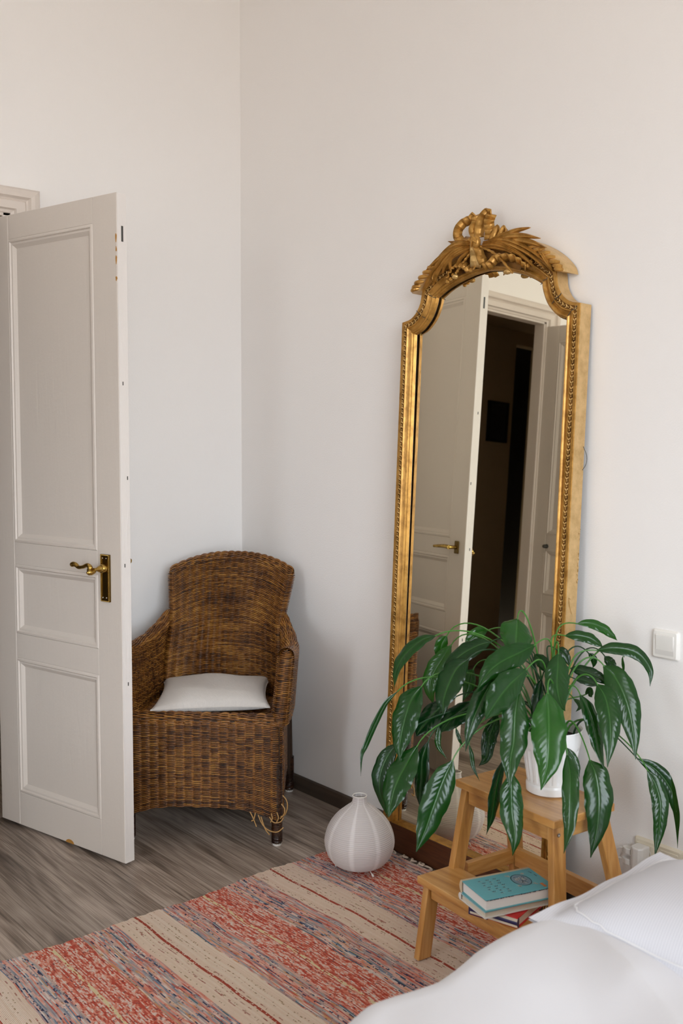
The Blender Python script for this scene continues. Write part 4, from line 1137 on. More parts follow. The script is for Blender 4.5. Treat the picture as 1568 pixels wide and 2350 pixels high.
def vnoise(n, k, rg): return np.interp(np.linspace(0, k, n), np.arange(k+1), rg.normal(0, 1, k+1))
FH = np.array([cos(radians(139.874)), sin(radians(139.874)), 0])
def leaf(spec, seed):
    pts, wid, tone, nb, roll = spec
    rg = np.random.default_rng(seed)
    n, m = 120, 25
    P = spline(pts, n)
    T = np.gradient(P, axis=0); T /= np.linalg.norm(T, axis=1, keepdims=True)
    L = np.sum(np.linalg.norm(np.diff(P, axis=0), axis=1))
    Nw = -FH+np.array([0, 0, nb])
    Sd = np.cross(T, Nw); Sd /= np.linalg.norm(Sd, axis=1, keepdims=True)
    Nn = np.cross(Sd, T); Nn /= np.linalg.norm(Nn, axis=1, keepdims=True)
    tw = radians(roll)+radians(10)*rg.normal()*np.linspace(0, 1, n)
    Sd2 = Sd*np.cos(tw)[:, None]+Nn*np.sin(tw)[:, None]; Nn2 = Nn*np.cos(tw)[:, None]-Sd*np.sin(tw)[:, None]
    s = np.linspace(0, 1, n)
    # lanceolate outline with a drawn-out tip
    o = np.interp(s, [0, .03, .10, .22, .38, .52, .66, .80, .90, .955, 1], [.03, .16, .52, .87, 1.0, .97, .80, .50, .23, .10, .0])
    o = np.convolve(np.pad(o, 5, 'edge'), np.ones(11)/11, 'valid'); o[0] = .03; o[-1] = .0
    x = np.linspace(-1, 1, m)
    S_, X_ = np.meshgrid(s, x, indexing='ij')
    hw = wid/2*o
    edgew = 1+.032*np.sin(s*rg.uniform(24, 34)+rg.uniform(0, 6))+.012*np.sin(s*61+rg.uniform(0, 6))
    lat = hw[:, None]*np.where(X_ > 0, edgew[:, None], (2-edgew)[:, None])*X_
    ax = np.abs(X_)
    # pinnate veins: sweep forward towards the margin
    vph = (S_*L-ax*wid*.42-ax**2*wid*.12)/(.0125+.003*(wid/.09))
    vamp = (ax**.6)*(1-ax**3)*np.clip(o, 0, 1)[:, None]
    vein = np.sin(2*pi*vph+.6*np.sign(X_)); quilt = (np.abs(np.sin(pi*vph+.3*np.sign(X_))))**.42
    wav = .75+.45*np.sin(S_*rg.uniform(5, 9)+X_*1.5+rg.uniform(0, 6))
    h = .0019*(quilt-.5)*vamp*min(1, wid/.06)*wav
    h += .0009*rg.normal(size=1)*np.sin(3*S_*pi)[...]
    h += wid*.115*ax**1.35*o[:, None]*(1-.5*S_)                # folded up along the midrib
    h -= wid*.13*ax**3*o[:, None]                             # edges roll back down
    h += wid*.034*np.sin(S_*rg.uniform(17, 25)+np.sign(X_)*1.4+rg.uniform(0, 6))*ax**2.2*o[:, None]
    h += -.0012*np.exp(-(X_/.06)**2)
    V = P[:, None, :]+Sd2[:, None, :]*lat[..., None]+Nn2[:, None, :]*h[..., None]
    V[..., 1] = np.minimum(V[..., 1], -.129+.0350*V[..., 2]-.006)        # stays clear of the mirror front
    V[..., 1] = np.where((V[..., 0] > 1.83), np.minimum(np.maximum(V[..., 1], P[:, None, 1]-9), -.012), V[..., 1])
    ii, jj = np.meshgrid(np.arange(n-1), np.arange(m-1), indexing='ij')
    F = np.stack([ii*m+jj, (ii+1)*m+jj, (ii+1)*m+jj+1, ii*m+jj+1], -1)
    va = np.clip(np.exp(-(X_/.045)**2)*.9+.16*np.exp(-((1-quilt)/.25-4)**2*.0)*(1-quilt)**6*vamp, 0, 1)
    lf = fast('leaf', V, F, M_LEAF, plant, attr={'vein': va, 'tone': np.clip(tone**1.25*.85+.06*(1-ax), 0, 1)})
    # stalk from the crown to the blade
    b = P[0]; d0 = T[0]
    crown = np.array([PX, PY, PZ+.150])+np.array([(b[0]-PX)*.12+rg.normal(0, .012), (b[1]-PY)*.12+rg.normal(0, .012), 0])
    D = np.linalg.norm(b-crown)
    up_ = np.array([0, 0, 1.])
    lift = max(.16, b[2]-crown[2]+.05)
    c1 = crown+up_*lift*.75+(b-crown)*np.array([.12, .12, 0])
    c2 = b-d0*D*.28+up_*.02
    q = bez(crown, c1, c2, b+d0*.004, 20)
    MB().tube(q, np.linspace(.0030, .0017, 20), 6).build('leaf_stalk', M_STALK if tone > .3 else M_STALKD, lf)
LEAVES = [
 (((1.753,-0.573,0.923),(1.744,-0.623,0.914),(1.735,-0.672,0.882),(1.74,-0.705,0.848),(1.754,-0.727,0.804)),0.0413,0.45,0.5,-26),
 (((1.696,-0.454,0.872),(1.682,-0.478,0.831),(1.669,-0.502,0.787),(1.669,-0.51,0.746),(1.679,-0.505,0.706)),0.0586,0.85,0.1,-26),
 (((1.66,-0.435,0.891),(1.651,-0.446,0.867),(1.649,-0.448,0.836),(1.657,-0.439,0.806)),0.0372,0.8,0.1,0),
 (((1.761,-0.377,0.913),(1.75,-0.401,0.908),(1.739,-0.424,0.89),(1.734,-0.44,0.877)),0.0365,0.85,0.3,0),
 (((1.848,-0.46,0.906),(1.828,-0.492,0.896),(1.806,-0.525,0.877),(1.788,-0.555,0.846),(1.777,-0.575,0.813)),0.0536,0.25,0.4,-26),
 (((1.837,-0.535,0.869),(1.826,-0.571,0.844),(1.823,-0.599,0.803),(1.826,-0.618,0.767),(1.837,-0.628,0.735)),0.0708,0.3,0.2,-26),
 (((1.88,-0.391,0.965),(1.905,-0.424,0.94),(1.93,-0.456,0.911),(1.954,-0.489,0.878)),0.0898,0.75,0.1,0),
 (((1.975,-0.434,0.915),(1.96,-0.482,0.897),(1.944,-0.532,0.878),(1.936,-0.572,0.854),(1.933,-0.607,0.816)),0.0648,0.5,0.4,0),
 (((1.937,-0.509,0.858),(1.931,-0.555,0.822),(1.929,-0.596,0.773),(1.934,-0.63,0.724),(1.942,-0.658,0.669)),0.051,0.3,0.3,-15),
 (((2.001,-0.496,0.865),(1.99,-0.54,0.836),(1.987,-0.574,0.811),(1.985,-0.608,0.781),(1.987,-0.637,0.755)),0.0766,0.5,0.05,0),
 (((2.002,-0.37,0.89),(2.014,-0.387,0.853),(2.026,-0.404,0.817),(2.043,-0.415,0.781),(2.065,-0.42,0.756)),0.0654,0.5,0.02,0),
 (((1.989,-0.511,0.811),(1.999,-0.537,0.757),(2.014,-0.558,0.699),(2.025,-0.584,0.646),(2.042,-0.603,0.59)),0.0721,0.5,0.2,0),
 (((2.048,-0.471,0.81),(2.066,-0.488,0.758),(2.083,-0.507,0.705),(2.097,-0.529,0.648),(2.103,-0.561,0.592)),0.0889,0.9,0.15,0),
 (((1.999,-0.545,0.606),(2.009,-0.56,0.566),(2.023,-0.571,0.512),(2.039,-0.579,0.463),(2.047,-0.596,0.418)),0.0612,0.6,0.2,0),
 (((1.973,-0.545,0.64),(1.968,-0.562,0.586),(1.967,-0.575,0.532),(1.968,-0.586,0.489),(1.965,-0.601,0.448)),0.0399,0.15,0.1,35),
 (((1.853,-0.609,0.614),(1.848,-0.638,0.566),(1.843,-0.668,0.503),(1.839,-0.696,0.441),(1.836,-0.723,0.393)),0.0743,0.5,0.25,0),
 (((1.743,-0.616,0.79),(1.735,-0.648,0.752),(1.735,-0.672,0.702),(1.739,-0.69,0.649),(1.749,-0.702,0.606)),0.0762,0.45,0.15,-26),
 (((1.688,-0.65,0.772),(1.674,-0.682,0.741),(1.663,-0.711,0.686),(1.654,-0.737,0.628),(1.655,-0.751,0.606),(1.661,-0.759,0.554)),0.0175,0.4,0.2,20),
 (((1.765,-0.652,0.64),(1.757,-0.685,0.594),(1.751,-0.715,0.546),(1.754,-0.735,0.504),(1.76,-0.75,0.468)),0.0776,0.45,0.2,-26),
 (((1.703,-0.663,0.635),(1.689,-0.691,0.597),(1.683,-0.71,0.55),(1.689,-0.714,0.504),(1.707,-0.705,0.444)),0.0536,0.25,0.1,-26),
 (((1.762,-0.608,0.643),(1.758,-0.625,0.597),(1.762,-0.632,0.546),(1.765,-0.64,0.501),(1.772,-0.644,0.466)),0.0418,0.15,0.1,-26),
 (((1.762,-0.531,0.736),(1.749,-0.562,0.716),(1.738,-0.59,0.689),(1.734,-0.61,0.669),(1.734,-0.626,0.652)),0.0635,0.12,0.2,-26),
 (((1.819,-0.495,0.742),(1.807,-0.524,0.721),(1.796,-0.553,0.701),(1.79,-0.575,0.681),(1.791,-0.59,0.67)),0.0584,0.15,0.2,-26),
 (((1.727,-0.526,0.666),(1.728,-0.535,0.639),(1.733,-0.539,0.608),(1.753,-0.526,0.574)),0.0179,0.7,0.1,10),
 (((1.761,-0.501,0.659),(1.767,-0.499,0.641),(1.774,-0.497,0.624),(1.783,-0.491,0.606)),0.0107,0.4,0.1,10),
 (((1.826,-0.518,0.633),(1.837,-0.519,0.604),(1.847,-0.523,0.576),(1.865,-0.517,0.54)),0.0128,0.5,0.1,20),
 (((1.835,-0.414,0.699),(1.837,-0.434,0.668),(1.84,-0.454,0.634),(1.845,-0.471,0.59),(1.843,-0.497,0.572)),0.0426,0.2,0.1,0),
 (((1.934,-0.203,0.937),(1.957,-0.175,0.938),(1.981,-0.148,0.926),(1.997,-0.128,0.906),(2.008,-0.115,0.89)),0.0291,0.85,0.6,0),
 (((1.95,-0.277,0.915),(1.974,-0.256,0.917),(2.0,-0.233,0.911),(2.018,-0.219,0.897),(2.03,-0.213,0.888)),0.0331,0.5,0.6,0),
 (((2.03,-0.245,0.883),(2.059,-0.219,0.891),(2.092,-0.189,0.888),(2.118,-0.167,0.872),(2.138,-0.153,0.835),(2.142,-0.158,0.793)),0.0384,0.4,0.6,0),
 (((2.055,-0.245,0.847),(2.091,-0.242,0.82),(2.124,-0.241,0.768),(2.151,-0.248,0.698),(2.172,-0.262,0.623)),0.0732,0.5,0.15,0),
 (((2.08,-0.308,0.812),(2.109,-0.313,0.786),(2.132,-0.325,0.742),(2.149,-0.343,0.688),(2.16,-0.369,0.622)),0.0649,0.5,0.08,0),
 (((2.04,-0.326,0.78),(2.067,-0.324,0.742),(2.091,-0.327,0.693),(2.11,-0.335,0.648),(2.132,-0.341,0.603)),0.0453,0.4,0.25,15),
 (((2.106,-0.464,0.665),(2.129,-0.48,0.619),(2.147,-0.501,0.564),(2.162,-0.525,0.504),(2.172,-0.557,0.454)),0.0428,0.55,0.2,-10),
 (((2.098,-0.459,0.678),(2.115,-0.454,0.656),(2.129,-0.453,0.632),(2.139,-0.456,0.61)),0.0239,0.4,0.2,0),
 (((2.095,-0.354,0.623),(2.118,-0.357,0.589),(2.136,-0.367,0.528),(2.145,-0.386,0.46),(2.148,-0.415,0.396)),0.0756,0.5,0.25,0),
 (((2.152,-0.177,0.573),(2.178,-0.173,0.535),(2.196,-0.179,0.484),(2.204,-0.197,0.421),(2.208,-0.22,0.363)),0.0458,0.5,0.15,0),
 (((2.117,-0.172,0.594),(2.156,-0.141,0.566),(2.187,-0.12,0.52),(2.208,-0.11,0.453),(2.215,-0.117,0.365)),0.0419,0.3,0.2,0),
 (((1.973,-0.281,0.83),(1.998,-0.266,0.827),(2.027,-0.248,0.817),(2.05,-0.236,0.805),(2.068,-0.23,0.787)),0.0352,0.15,0.6,0),
 (((2.006,-0.304,0.81),(2.026,-0.29,0.809),(2.045,-0.278,0.802),(2.062,-0.268,0.798)),0.0232,0.15,0.6,0),
 (((1.956,-0.176,0.854),(1.965,-0.166,0.842),(1.967,-0.163,0.827),(1.965,-0.166,0.812)),0.0194,0.3,0.1,0),
 (((1.974,-0.125,0.842),(1.986,-0.121,0.83),(1.997,-0.118,0.819),(2.005,-0.119,0.806)),0.0268,0.2,0.1,0),
 (((2.02,-0.1,0.847),(2.022,-0.099,0.827),(2.024,-0.096,0.806),(2.023,-0.097,0.783)),0.0146,0.6,0.1,0),
 (((1.923,-0.371,0.873),(1.946,-0.375,0.863),(1.968,-0.38,0.847),(1.986,-0.389,0.828)),0.0347,0.3,0.4,0),
 (((1.975,-0.402,0.82),(1.978,-0.42,0.789),(1.982,-0.436,0.752),(1.987,-0.451,0.699)),0.0319,0.08,0.1,20),
 (((1.937,-0.292,0.876),(1.951,-0.286,0.872),(1.963,-0.282,0.855),(1.973,-0.281,0.833)),0.0284,0.2,0.3,0),
 (((1.952,-0.181,0.735),(1.96,-0.172,0.75),(1.963,-0.169,0.735),(1.965,-0.166,0.729)),0.0171,0.5,0.2,0),
 (((1.992,-0.289,0.752),(2.006,-0.283,0.742),(2.012,-0.286,0.732),(2.009,-0.3,0.721)),0.014,0.5,0.2,0),
 (((1.764,-0.436,0.813),(1.761,-0.45,0.791),(1.764,-0.457,0.763),(1.759,-0.472,0.726)),0.0409,0.55,0.1,0),
]

for i, sp_l in enumerate(LEAVES): leaf(sp_l, 100+i)

# ------------------------------------------------------------------ books on the lower step
M_TEAL = Mat('teal_cover', (.115, .38, .435, 1), .35)
c = M_TEAL.coord(); M_TEAL.color(M_TEAL.mix(M_TEAL.math('MULTIPLY', M_TEAL.noise(c, 40, 3), .4), (.12, .39, .44, 1), (.09, .31, .37, 1)))
M_PAGES = Mat('paper_pages', (.74, .66, .54, 1), .85)
m = M_PAGES
sp_ = m.n('ShaderNodeSeparateXYZ', i_Vector=m.coord()); m.bump(m.math('SINE', m.math('MULTIPLY', sp_.outputs['Z'], 9000.)), .0003, .4)
M_PAGEW = Mat('white_pages', (.80, .77, .74, 1), .85)
M_SPINE = Mat('cream_spine', (.62, .50, .34, 1), .5)
M_LBLUE = Mat('pale_blue_cover', (.27, .50, .56, 1), .4)
M_WCOV = Mat('white_cover', (.72, .70, .66, 1), .4)
M_REDC = Mat('red_cover', (.52, .008, .012, 1), .32)
M_NAVY = Mat('navy_spine', (.018, .014, .085, 1), .35)
M_GREYB = Mat('grey_band', (.58, .54, .52, 1), .4)
M_INK = Mat('dark_ink', (.03, .04, .06, 1), .6)
M_INKB = Mat('blue_grey_ink', (.18, .27, .33, 1), .6)
M_INKW = Mat('cream_ink', (.55, .50, .42, 1), .6)
M_ORNG = Mat('orange_mark', (.50, .17, .05, 1), .5)
def book(name, label, origin, ang, L, D, z0, z1, top, bottom, spine, pages, spine_side, pages2=None):
    """local x along the long side (L), y across (D, away from the spine); spine on y=0"""
    B = Matrix.Translation((origin[0], origin[1], 0)) @ Matrix.Rotation(ang, 4, 'Z')
    o = thing(name, label, 'book', tuple(B @ Vector((L/2, D/2, z0))), 'books stacked on the lower step')
    t = .0022
    MB().box(0, L, .002, D, z1-t, z1, B).build('front_cover', top, o, smooth=False, bevel=.0006)
    MB().box(0, L, .002, D, z0, z0+t, B).build('back_cover', bottom, o, smooth=False, bevel=.0006)
    sp = MB(); n = 7; hh = (z1-z0)
    prof = [(.006-.008*sin(pi*k/(n-1)), z0+hh*k/(n-1)) for k in range(n)]
    V = [tuple(B @ Vector((x, y, z))) for x in (0, L) for y, z in prof]+[tuple(B @ Vector((x, .010, z))) for x in (0, L) for z in (z0, z1)]
    F = [(k, k+1, n+k+1, n+k) for k in range(n-1)]+[tuple(range(n))+(2*n+1, 2*n), tuple(range(2*n-1, n-1, -1))+(2*n+2, 2*n+3)]
    sp.add(V, F).build('spine', spine, o, angle=60)
    MB().box(.004, L-.004, .006, D-.004, z0+t+.0002, z1-t-.0002, B).build('pages', pages, o, smooth=False)
    return o, B
# red hardback with navy spine, lowest
ob, B = book('hardback_book', 'thick red book with navy spine and pale band, lowest of the stack on the step', (1.9475, -.640), radians(14), .132, .195, .2455, .2715, M_REDC, M_REDC, M_NAVY, M_PAGES, 0)
# its spine is the short left side in the photo: rebuilt as navy wrap round the left edge
k = MB(); k.box(-.003, .050, -.0003, .1955, .2708, .2722, B); k.build('navy_wrap', M_NAVY, ob, smooth=False, label='navy blue part of the cover')
k = MB(); k.box(-.0035, -.0008, -.0003, .1955, .2453, .2722, B); k.box(-.003, .050, -.0004, .1955, .2447, .2458, B); k.build('navy_spine', M_NAVY, ob, smooth=False)
MB().box(.0005, .1315, -.0008, .004, .2483, .2690, B).build('page_edge', M_PAGES, ob, smooth=False)
k = MB(); k.box(.050, .1322, .046, .060, .2716, .2720, B @ Matrix.Translation((.09, .08, 0)) @ Matrix.Rotation(radians(-35), 4, 'Z') @ Matrix.Translation((-.09, -.08, 0))); k.build('band', M_GREYB, ob, smooth=False)
k = MB(); k.box(.068, .092, .016, .032, .2716, .2721, B); k.build('black_square', M_BLACK, ob, smooth=False)
k = MB(); k.box(.090, .094, .050, .052, .2716, .2721, B); k.box(.092, .100, .053, .055, .2716, .2721, B); k.box(.098, .101, .048, .054, .2716, .2721, B); k.build('white_emblem', M_WCOV, ob, smooth=False)
ang = radians(72.7)
Bt = Matrix.Translation((1.909, -.637, 0)) @ Matrix.Rotation(ang, 4, 'Z') @ Matrix.Diagonal((1, -1, 1, 1))
def stack_book(B, label, L, D, z0, z1, top, bottom, spine, pages, t=.0024):
    """local x along the long side, y towards the camera; the spine is on the far long side"""
    o = thing('hardback_book', label, 'book', tuple(B @ Vector((.1, .062, z0))), 'books stacked on the lower step')
    MB().box(0, L, .012, D, z1-t, z1, B).build('front_cover', top, o, smooth=False, bevel=.0006)
    MB().box(0, L, .012, D, z0, z0+t, B).build('back_cover', bottom, o, smooth=False, bevel=.0006)
    sp = MB(); n = 7
    prof = [(.004-.006*sin(pi*k/(n-1)), z0+(z1-z0)*k/(n-1)) for k in range(n)]
    V = [tuple(B @ Vector((x, y, z))) for x in (0, L) for y, z in prof]+[tuple(B @ Vector((x, .0122, z))) for x in (0, L) for z in (z0, z1)]
    sp.add(V, [(k, k+1, n+k+1, n+k) for k in range(n-1)]+[tuple(range(n))+(2*n+1, 2*n), tuple(range(2*n-1, n-1, -1))+(2*n+2, 2*n+3), (n-1, 2*n-1, 2*n+3, 2*n+1)]).build('spine', spine, o, angle=60)
    MB().box(.004, L-.004, .006, D-.004, z0+t+.0002, z1-t-.0002, B).build('pages', pages, o, smooth=False)
    return o
L, D, t, z0, z1 = .203, .127, .0024, .2915, .3225
B2 = Matrix.Translation((1.9085, -.640, 0)) @ Matrix.Rotation(ang+radians(1.5), 4, 'Z') @ Matrix.Diagonal((1, -1, 1, 1))
stack_book(B2, 'thin pale blue and white book between the teal book and the red book', .199, .124, .2725, .2910, M_LBLUE, M_WCOV, M_WCOV, M_PAGES, .0028)
o3 = stack_book(Bt, 'teal hardback book with an oval emblem, topmost of the stack on the step', L, D, z0, z1, M_TEAL, M_TEAL, M_SPINE, M_PAGEW, t)
# printed cover: rows of small flourished marks and an oval medallion
def strokes(B, items, z, w=.0009):
    mb = MB()
    for pts in items:
        P = np.array([(p[0], p[1], 0) for p in pts], float)
        T = np.gradient(P, axis=0); T /= np.linalg.norm(T, axis=1, keepdims=True)+1e-9; Nn = np.stack([-T[:, 1], T[:, 0], 0*T[:, 0]], 1)*w/2
        G = np.array([P+Nn, P-Nn]); G[..., 2] = z
        mb.grid([[tuple(B @ Vector(q)) for q in r] for r in G])
    return mb
rg = random.Random(3)
it = []; it2 = []
for r in range(3):
    for q in range(7 if r else 6):
        cx, cy = .040+r*.021+(.004 if q % 2 else 0), .030+q*.0125+.002*rg.random()
        kk = rg.choice((2, 3))
        for i in range(kk):
            x0 = cx+.0035*i-.003
            it.append([(x0+.0012*cos(t)*(1+.2*i), cy+.0032*sin(t*.9)+.001*i) for t in np.linspace(.2+i, 4.2+i, 7)])
        it2.append([(cx-.006+.012*t, cy+.0042+.0008*sin(9*t)) for t in np.linspace(0, 1, 5)])
strokes(Bt, it, z1+.00025, .0011).build('title_print', M_INK, o3, smooth=False, kind='stuff', label='rows of tiny dark flourished marks')
strokes(Bt, it2, z1+.0002, .0008).build('title_print', M_INKW, o3, smooth=False, kind='stuff')
mx, my = .143, .064
ov = []
for k, (a, b) in enumerate(((.024, .031), (.021, .028))):
    ov.append([(mx+a*cos(t), my+b*sin(t)) for t in np.linspace(0, 2*pi, 40)])
strokes(Bt, ov[:1], z1+.00025, .0024).build('emblem_ring', M_INK, o3, smooth=False, kind='stuff')
inn = MB(); inn.add([tuple(Bt @ Vector((mx+.0215*cos(t), my+.0285*sin(t), z1+.00015))) for t in np.linspace(0, 2*pi, 40, endpoint=False)], [tuple(range(40))]); inn.build('emblem_field', M_INKB, o3, smooth=False)
sq = []
for k in range(60):
    a, r_ = rg.uniform(0, 6.28), sqrt(rg.random())*.8
    cx, cy = mx+.021*r_*cos(a), my+.027*r_*sin(a); ph = rg.uniform(0, 6.28)
    sq.append([(cx+.0026*cos(t+ph), cy+.0026*sin(1.4*t+ph)) for t in np.linspace(0, 3, 6)])
strokes(Bt, sq[:34], z1+.0003, .0010).build('emblem_print', M_INKW, o3, smooth=False, kind='stuff', label='cream scrollwork inside the oval emblem')
strokes(Bt, sq[34:], z1+.00032, .0010).build('emblem_print', M_INK, o3, smooth=False, kind='stuff')
co_ = []
for sx in (-1, 1):
    for sy in (-1, 1):
        for k in range(7):
            cx, cy = mx+sx*(.019+.0075*rg.random()), my+sy*(.025+0.0095*rg.random()); ph = rg.uniform(0, 6)
            co_.append([(cx+.003*cos(t+ph), cy+.003*sin(1.3*t+ph)) for t in np.linspace(0, 3.6, 7)])
strokes(Bt, co_, z1+.0003, .0010).build('emblem_corner', M_INKW, o3, smooth=False, kind='stuff')
ed = []
for k in range(34):
    x0 = .006+k*.0056; ph = rg.uniform(0, 6)
    ed.append([(x0+.002*cos(t+ph), D-.0008+.0*t) for t in np.linspace(0, 3, 5)])
strokes(Bt, [[(.186, .030), (.190, .034), (.190, .040)], [(.192, .048), (.193, .060)]], z1+.0003, .0022).build('title_print', M_INK, o3, smooth=False, kind='stuff')
MB().box(.176, .184, .098, .120, z1-.0002, z1+.0004, Bt).build('orange_mark', M_ORNG, o3, smooth=False, label='small orange mark on the cover')
# worn dark lower edge of the cover
mb = MB()
for k in range(46):
    x0 = .004+k*.0043; h_ = rg.uniform(.0008, .0022); mb.box(x0, x0+rg.uniform(.001, .0035), D-.003, D+.0002, z1-t-h_, z1-t+.0004, Bt)
mb.build('worn_edge', M_INK, o3, smooth=False, kind='stuff')

# ------------------------------------------------------------------ bed: mattress on a base, duvet, pillow
bed = thing('bed', 'white-sheeted bed with its side to the step stool', 'bed', (3.2, -1.35, 0))
BX0, BX1, BY0, BY1 = 2.43, 3.95, -2.20, -.10
fb = MB(); fb.box(BX0, BX1, BY0, BY1, .10, .28); fb.build('bed_base', M_BAMY, bed, smooth=False, bevel=.006)
for x in (BX0+.05, BX1-.05):
    for y in (BY0+.06, BY1-.06):
        MB().box(x-.03, x+.03, y-.03, y+.03, 0.0095 if x < 1.9 else .0005, .10).build('leg', M_BAMZ, bed, smooth=False)
MB().box(BX0, BX1, BY0, BY1, .281, .455).build('mattress', M_SHEET, bed, angle=30, bevel=.045, seg=5)
def sn(x, y, seed, k=10, f0=3, f1=22):
    rg = np.random.default_rng(seed); o = 0
    for _ in range(k):
        f = rg.uniform(f0, f1); a = rg.uniform(0, 2*pi); p = rg.uniform(0, 2*pi)
        o = o+np.sin(f*(x*cos(a)+y*sin(a))+p+.8*np.sin(f*.4*(x*sin(a)-y*cos(a))+p*2))*(f0/f)**.8
    return o/k**.5
# duvet
nx, ny = 190, 220
u = np.linspace(0, 1, nx); v = np.linspace(0, 1, ny)
U, V_ = np.meshgrid(u, v, indexing='ij')
Ylo, Yhi = -2.22, -.86
Yd = Ylo+(Yhi-Ylo)*V_
edge_x = np.interp(Yd, [-2.3, -1.65, -1.52, -1.42, -1.34, -1.28, -1.15, -1.02, -.90, -.80], [2.46, 2.455, 2.455, 2.435, 2.445, 2.450, 2.425, 2.420, 2.425, 2.43])-.03
zt = .522+.012*sn(Yd*.6, U, 4, 8, 2, 9)+.011*sn(U*1.5, Yd*1.3, 8, 12, 8, 22)*np.clip(U*4-.5,0,1)+.034*np.clip(1-1.8*np.abs(sn(U*1.7, Yd, 21, 6, 4, 12)), 0, 1)**1.3*np.clip(U*8-1.9, 0, 1)+.010*sn(U*1.7, Yd, 31, 16, 12, 36)*np.clip(U*8-1.9, 0, 1)+.010*np.exp(-((Yd+1.40)/.07)**2)*np.exp(-(U/.25)**2)
W_d = BX1-2.42+.08
arc = U*1.0
# cross-section: hangs at the left, rolls over the edge, lies on the bed
hang = .20; R_ = .075
Ld = hang+pi/2*R_+W_d
sd_ = U**1.25*Ld
Xd = np.where(sd_ < hang, 0, np.where(sd_ < hang+pi/2*R_, R_*(1-np.cos((sd_-hang)/R_)), R_+(sd_-hang-pi/2*R_)))
Zd = np.where(sd_ < hang, -R_-(hang-sd_), np.where(sd_ < hang+pi/2*R_, -R_+R_*np.sin((sd_-hang)/R_), 0))
X3 = edge_x+Xd+.006*sn(Yd*3, Zd*6, 5, 6, 4, 10)*(sd_ < hang+.1); Z3 = zt+Zd
# top hem folds down toward the pillow
hem = np.clip((V_-.955)/.045, 0, 1)
Z3 = Z3-.040*hem**2
foot = np.clip((.04-V_)/.04, 0, 1); Z3 = Z3-.05*foot**2
Gd = np.stack([X3, Yd+.012*sn(U*4, Yd, 6, 5, 3, 8), Z3], -1)
duv = tag(MB().grid(Gd).build('duvet', M_DUVET, angle=180, solid=.012), 'rumpled white cotton duvet spread over the bed in front', 'duvet')
# pillow with a flat hem
PCX, PCY, PA = 2.800, -.768, radians(-1.0)
n_ = 96
u = np.linspace(-1, 1, n_); U, V_ = np.meshgrid(u, u, indexing='ij')
hx_, hy_ = .385, .222
core = np.clip(1-np.abs(U/.92)**3.2, 0, 1)*np.clip(1-np.abs(V_/.88)**3.2, 0, 1)
Hc = core**.72
sx = 1-.030*(1-np.abs(V_)**2)*np.abs(U)**3; sy = 1-.030*(1-np.abs(U)**2)*np.abs(V_)**3
wr = .004*sn(U*1.2, V_*1.2, 12, 10, 3, 9)*Hc
hemw = (.0022*np.sin(V_*9+U*5)+.0025*np.sin(U*11+2))*(1-Hc)
def pxf(Z):
    x = hx_*U*sx; y = hy_*V_*sy
    return np.stack([PCX+x*cos(PA)-y*sin(PA), PCY+x*sin(PA)+y*cos(PA), Z], -1)
zc = .532+.006*(V_)
topz = zc+.085*Hc+wr+hemw; botz = zc-.060*Hc+hemw-.005
mb = MB(); mb.grid(pxf(topz)); mb.grid(pxf(botz)[::-1])
pw = thing('pillow', 'grey-white striped pillow with a stitched hem at the head of the bed', 'pillow', (PCX, PCY, .5))
mb.build('pillowcase', M_PILLOW, pw, angle=180)
# seam line between cushion and hem
ring = []
for t in np.linspace(0, 2*pi, 160, endpoint=False):
    c_, s_ = cos(t), sin(t); k_ = 1/max(abs(c_)**6+abs(s_)**6, 1e-9)**(1/6)
    uu, vv = .90*k_*c_, .86*k_*s_
    i_ = (uu+1)/2*(n_-1); j_ = (vv+1)/2*(n_-1)
    P_ = pxf(topz)[int(round(min(max(i_, 0), n_-1))), int(round(min(max(j_, 0), n_-1)))]
    ring.append(tuple(P_+np.array([0, 0, .0012])))
MB().tube(ring, .0022, 6, closed=True).build('hem_seam', M_STITCH, pw)

# ------------------------------------------------------------------ light switch, socket, plug on the right wall
sw = thing('light_switch', 'square white light switch on the wall right of the mirror', 'switch', (2.0905, 0, .877))
def rprism(x0, x1, z0, z1, d0, d1, ins, rr=.006):
    mb = MB(); rings = []
    for d, e in ((d0, 0), (d1*.55+d0*.45, .0005), (d1, ins)):
        ring = []
        for cx, cz, a0 in ((x1-rr, z1-rr, 0), (x0+rr, z1-rr, 90), (x0+rr, z0+rr, 180), (x1-rr, z0+rr, 270)):
            for k in range(5):
                a = radians(a0+22.5*k); r_ = max(rr-e*.3, .001)
                ring.append((cx+np.sign(cos(a0*pi/180+.78))*-e+r_*cos(a), -d, cz+np.sign(sin(a0*pi/180+.78))*-e+r_*sin(a)))
        rings.append(ring)
    mb.grid(np.array(rings), closed_v=True); mb.add(rings[-1], [tuple(range(20))])
    return mb
rprism(2.0495, 2.1315, .836, .918, 0, .010, .004).build('switch_plate', M_WHITE, sw, angle=30)
MB().box(2.0615, 2.1195, -.0105, -.006, .848, .906).build('rocker_gap', M_GREYPL, sw, smooth=False)
k = MB(); k.hexa([(2.0625, -.0095, .849), (2.1185, -.0095, .849), (2.1185, -.006, .849), (2.0625, -.006, .849)], [(2.0625, -.0140, .905), (2.1185, -.0140, .905), (2.1185, -.006, .905), (2.0625, -.006, .905)])
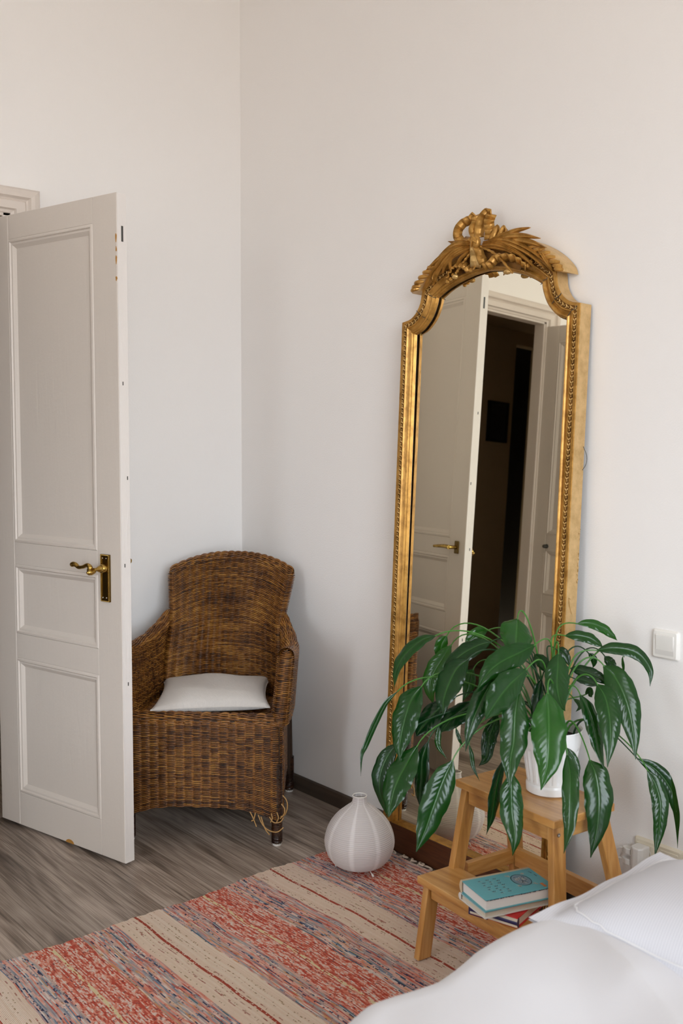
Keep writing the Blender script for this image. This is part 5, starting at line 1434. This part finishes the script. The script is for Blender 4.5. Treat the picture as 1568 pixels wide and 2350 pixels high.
k.build('rocker', M_WHITE, sw, smooth=False, bevel=.0015)
so = thing('wall_socket', 'cream double wall socket low on the wall behind the pillow', 'socket', (2.085, 0, .264))
rprism(2.008, 2.161, .223, .305, 0, .010, .004).build('socket_frame', M_CREAM, so, angle=30)
for x in (2.0465, 2.1225):
    g = MB().box(x-.028, x+.028, -.0125, -.006, .236, .292).build('socket_face', M_CREAM, so, smooth=False, bevel=.002)
    S_ = Matrix.Translation((x, -.0127, .264)) @ Matrix.Rotation(radians(90), 4, 'X')
    MB().lathe([(.0205, 0), (.0195, .0012), (.0190, -.0000), (.0185, -.006), (0, -.006)], (0, 0, 0), 24, S_).build('socket_well', M_GREYPL, g)
    k = MB()
    for dx in (-.0095, .0095): k.ball((x+dx, -.0072, .264), .0024, n=8)
    k.build('socket_hole', M_BLACK, g)
ad = thing('plug_adapter', 'grey-white plug adapter with two flat plugs in the cream socket', 'adapter', (2.0465, -.03, .245))
k = MB(); poly = [(2.030, -.0135), (2.064, -.0135), (2.064, -.048), (2.055, -.060), (2.036, -.060), (2.024, -.050), (2.024, -.020)]
k.prism(poly, .222, .292); k.build('adapter_body', M_GREYPL, ad, smooth=False, bevel=.004)
cabs = []
for i, zz in enumerate((.271, .240)):
    pg = thing('plug', ('upper', 'lower')[i]+' flat white plug pushed into the side of the adapter', 'plug', (2.012, -.040, zz))
    k = MB(); k.prism([(2.0232, -.052), (2.0232, -.026), (2.010, -.024), (1.996, -.031), (1.992, -.037), (1.992, -.043), (1.998, -.048), (2.010, -.054)], zz-.009, zz+.009)
    k.build('plug_body', M_GREYPL, pg, smooth=False, bevel=.003)
    q = spline([(1.994, -.040, zz), (1.978, -.040, zz-.004), (1.962+.010*i, -.038, zz-.030), (1.952+.014*i, -.034, zz-.075), (1.955+.03*i, -.030-.012*i, .10), (1.990+.03*i, -.026-.014*i, .02), (2.10, -.026-.016*i, .006), (2.30, -.030-.016*i, .006)], 50)
    MB().tube(q, .0029, 8).build('cord', M_GREYPL, pg)
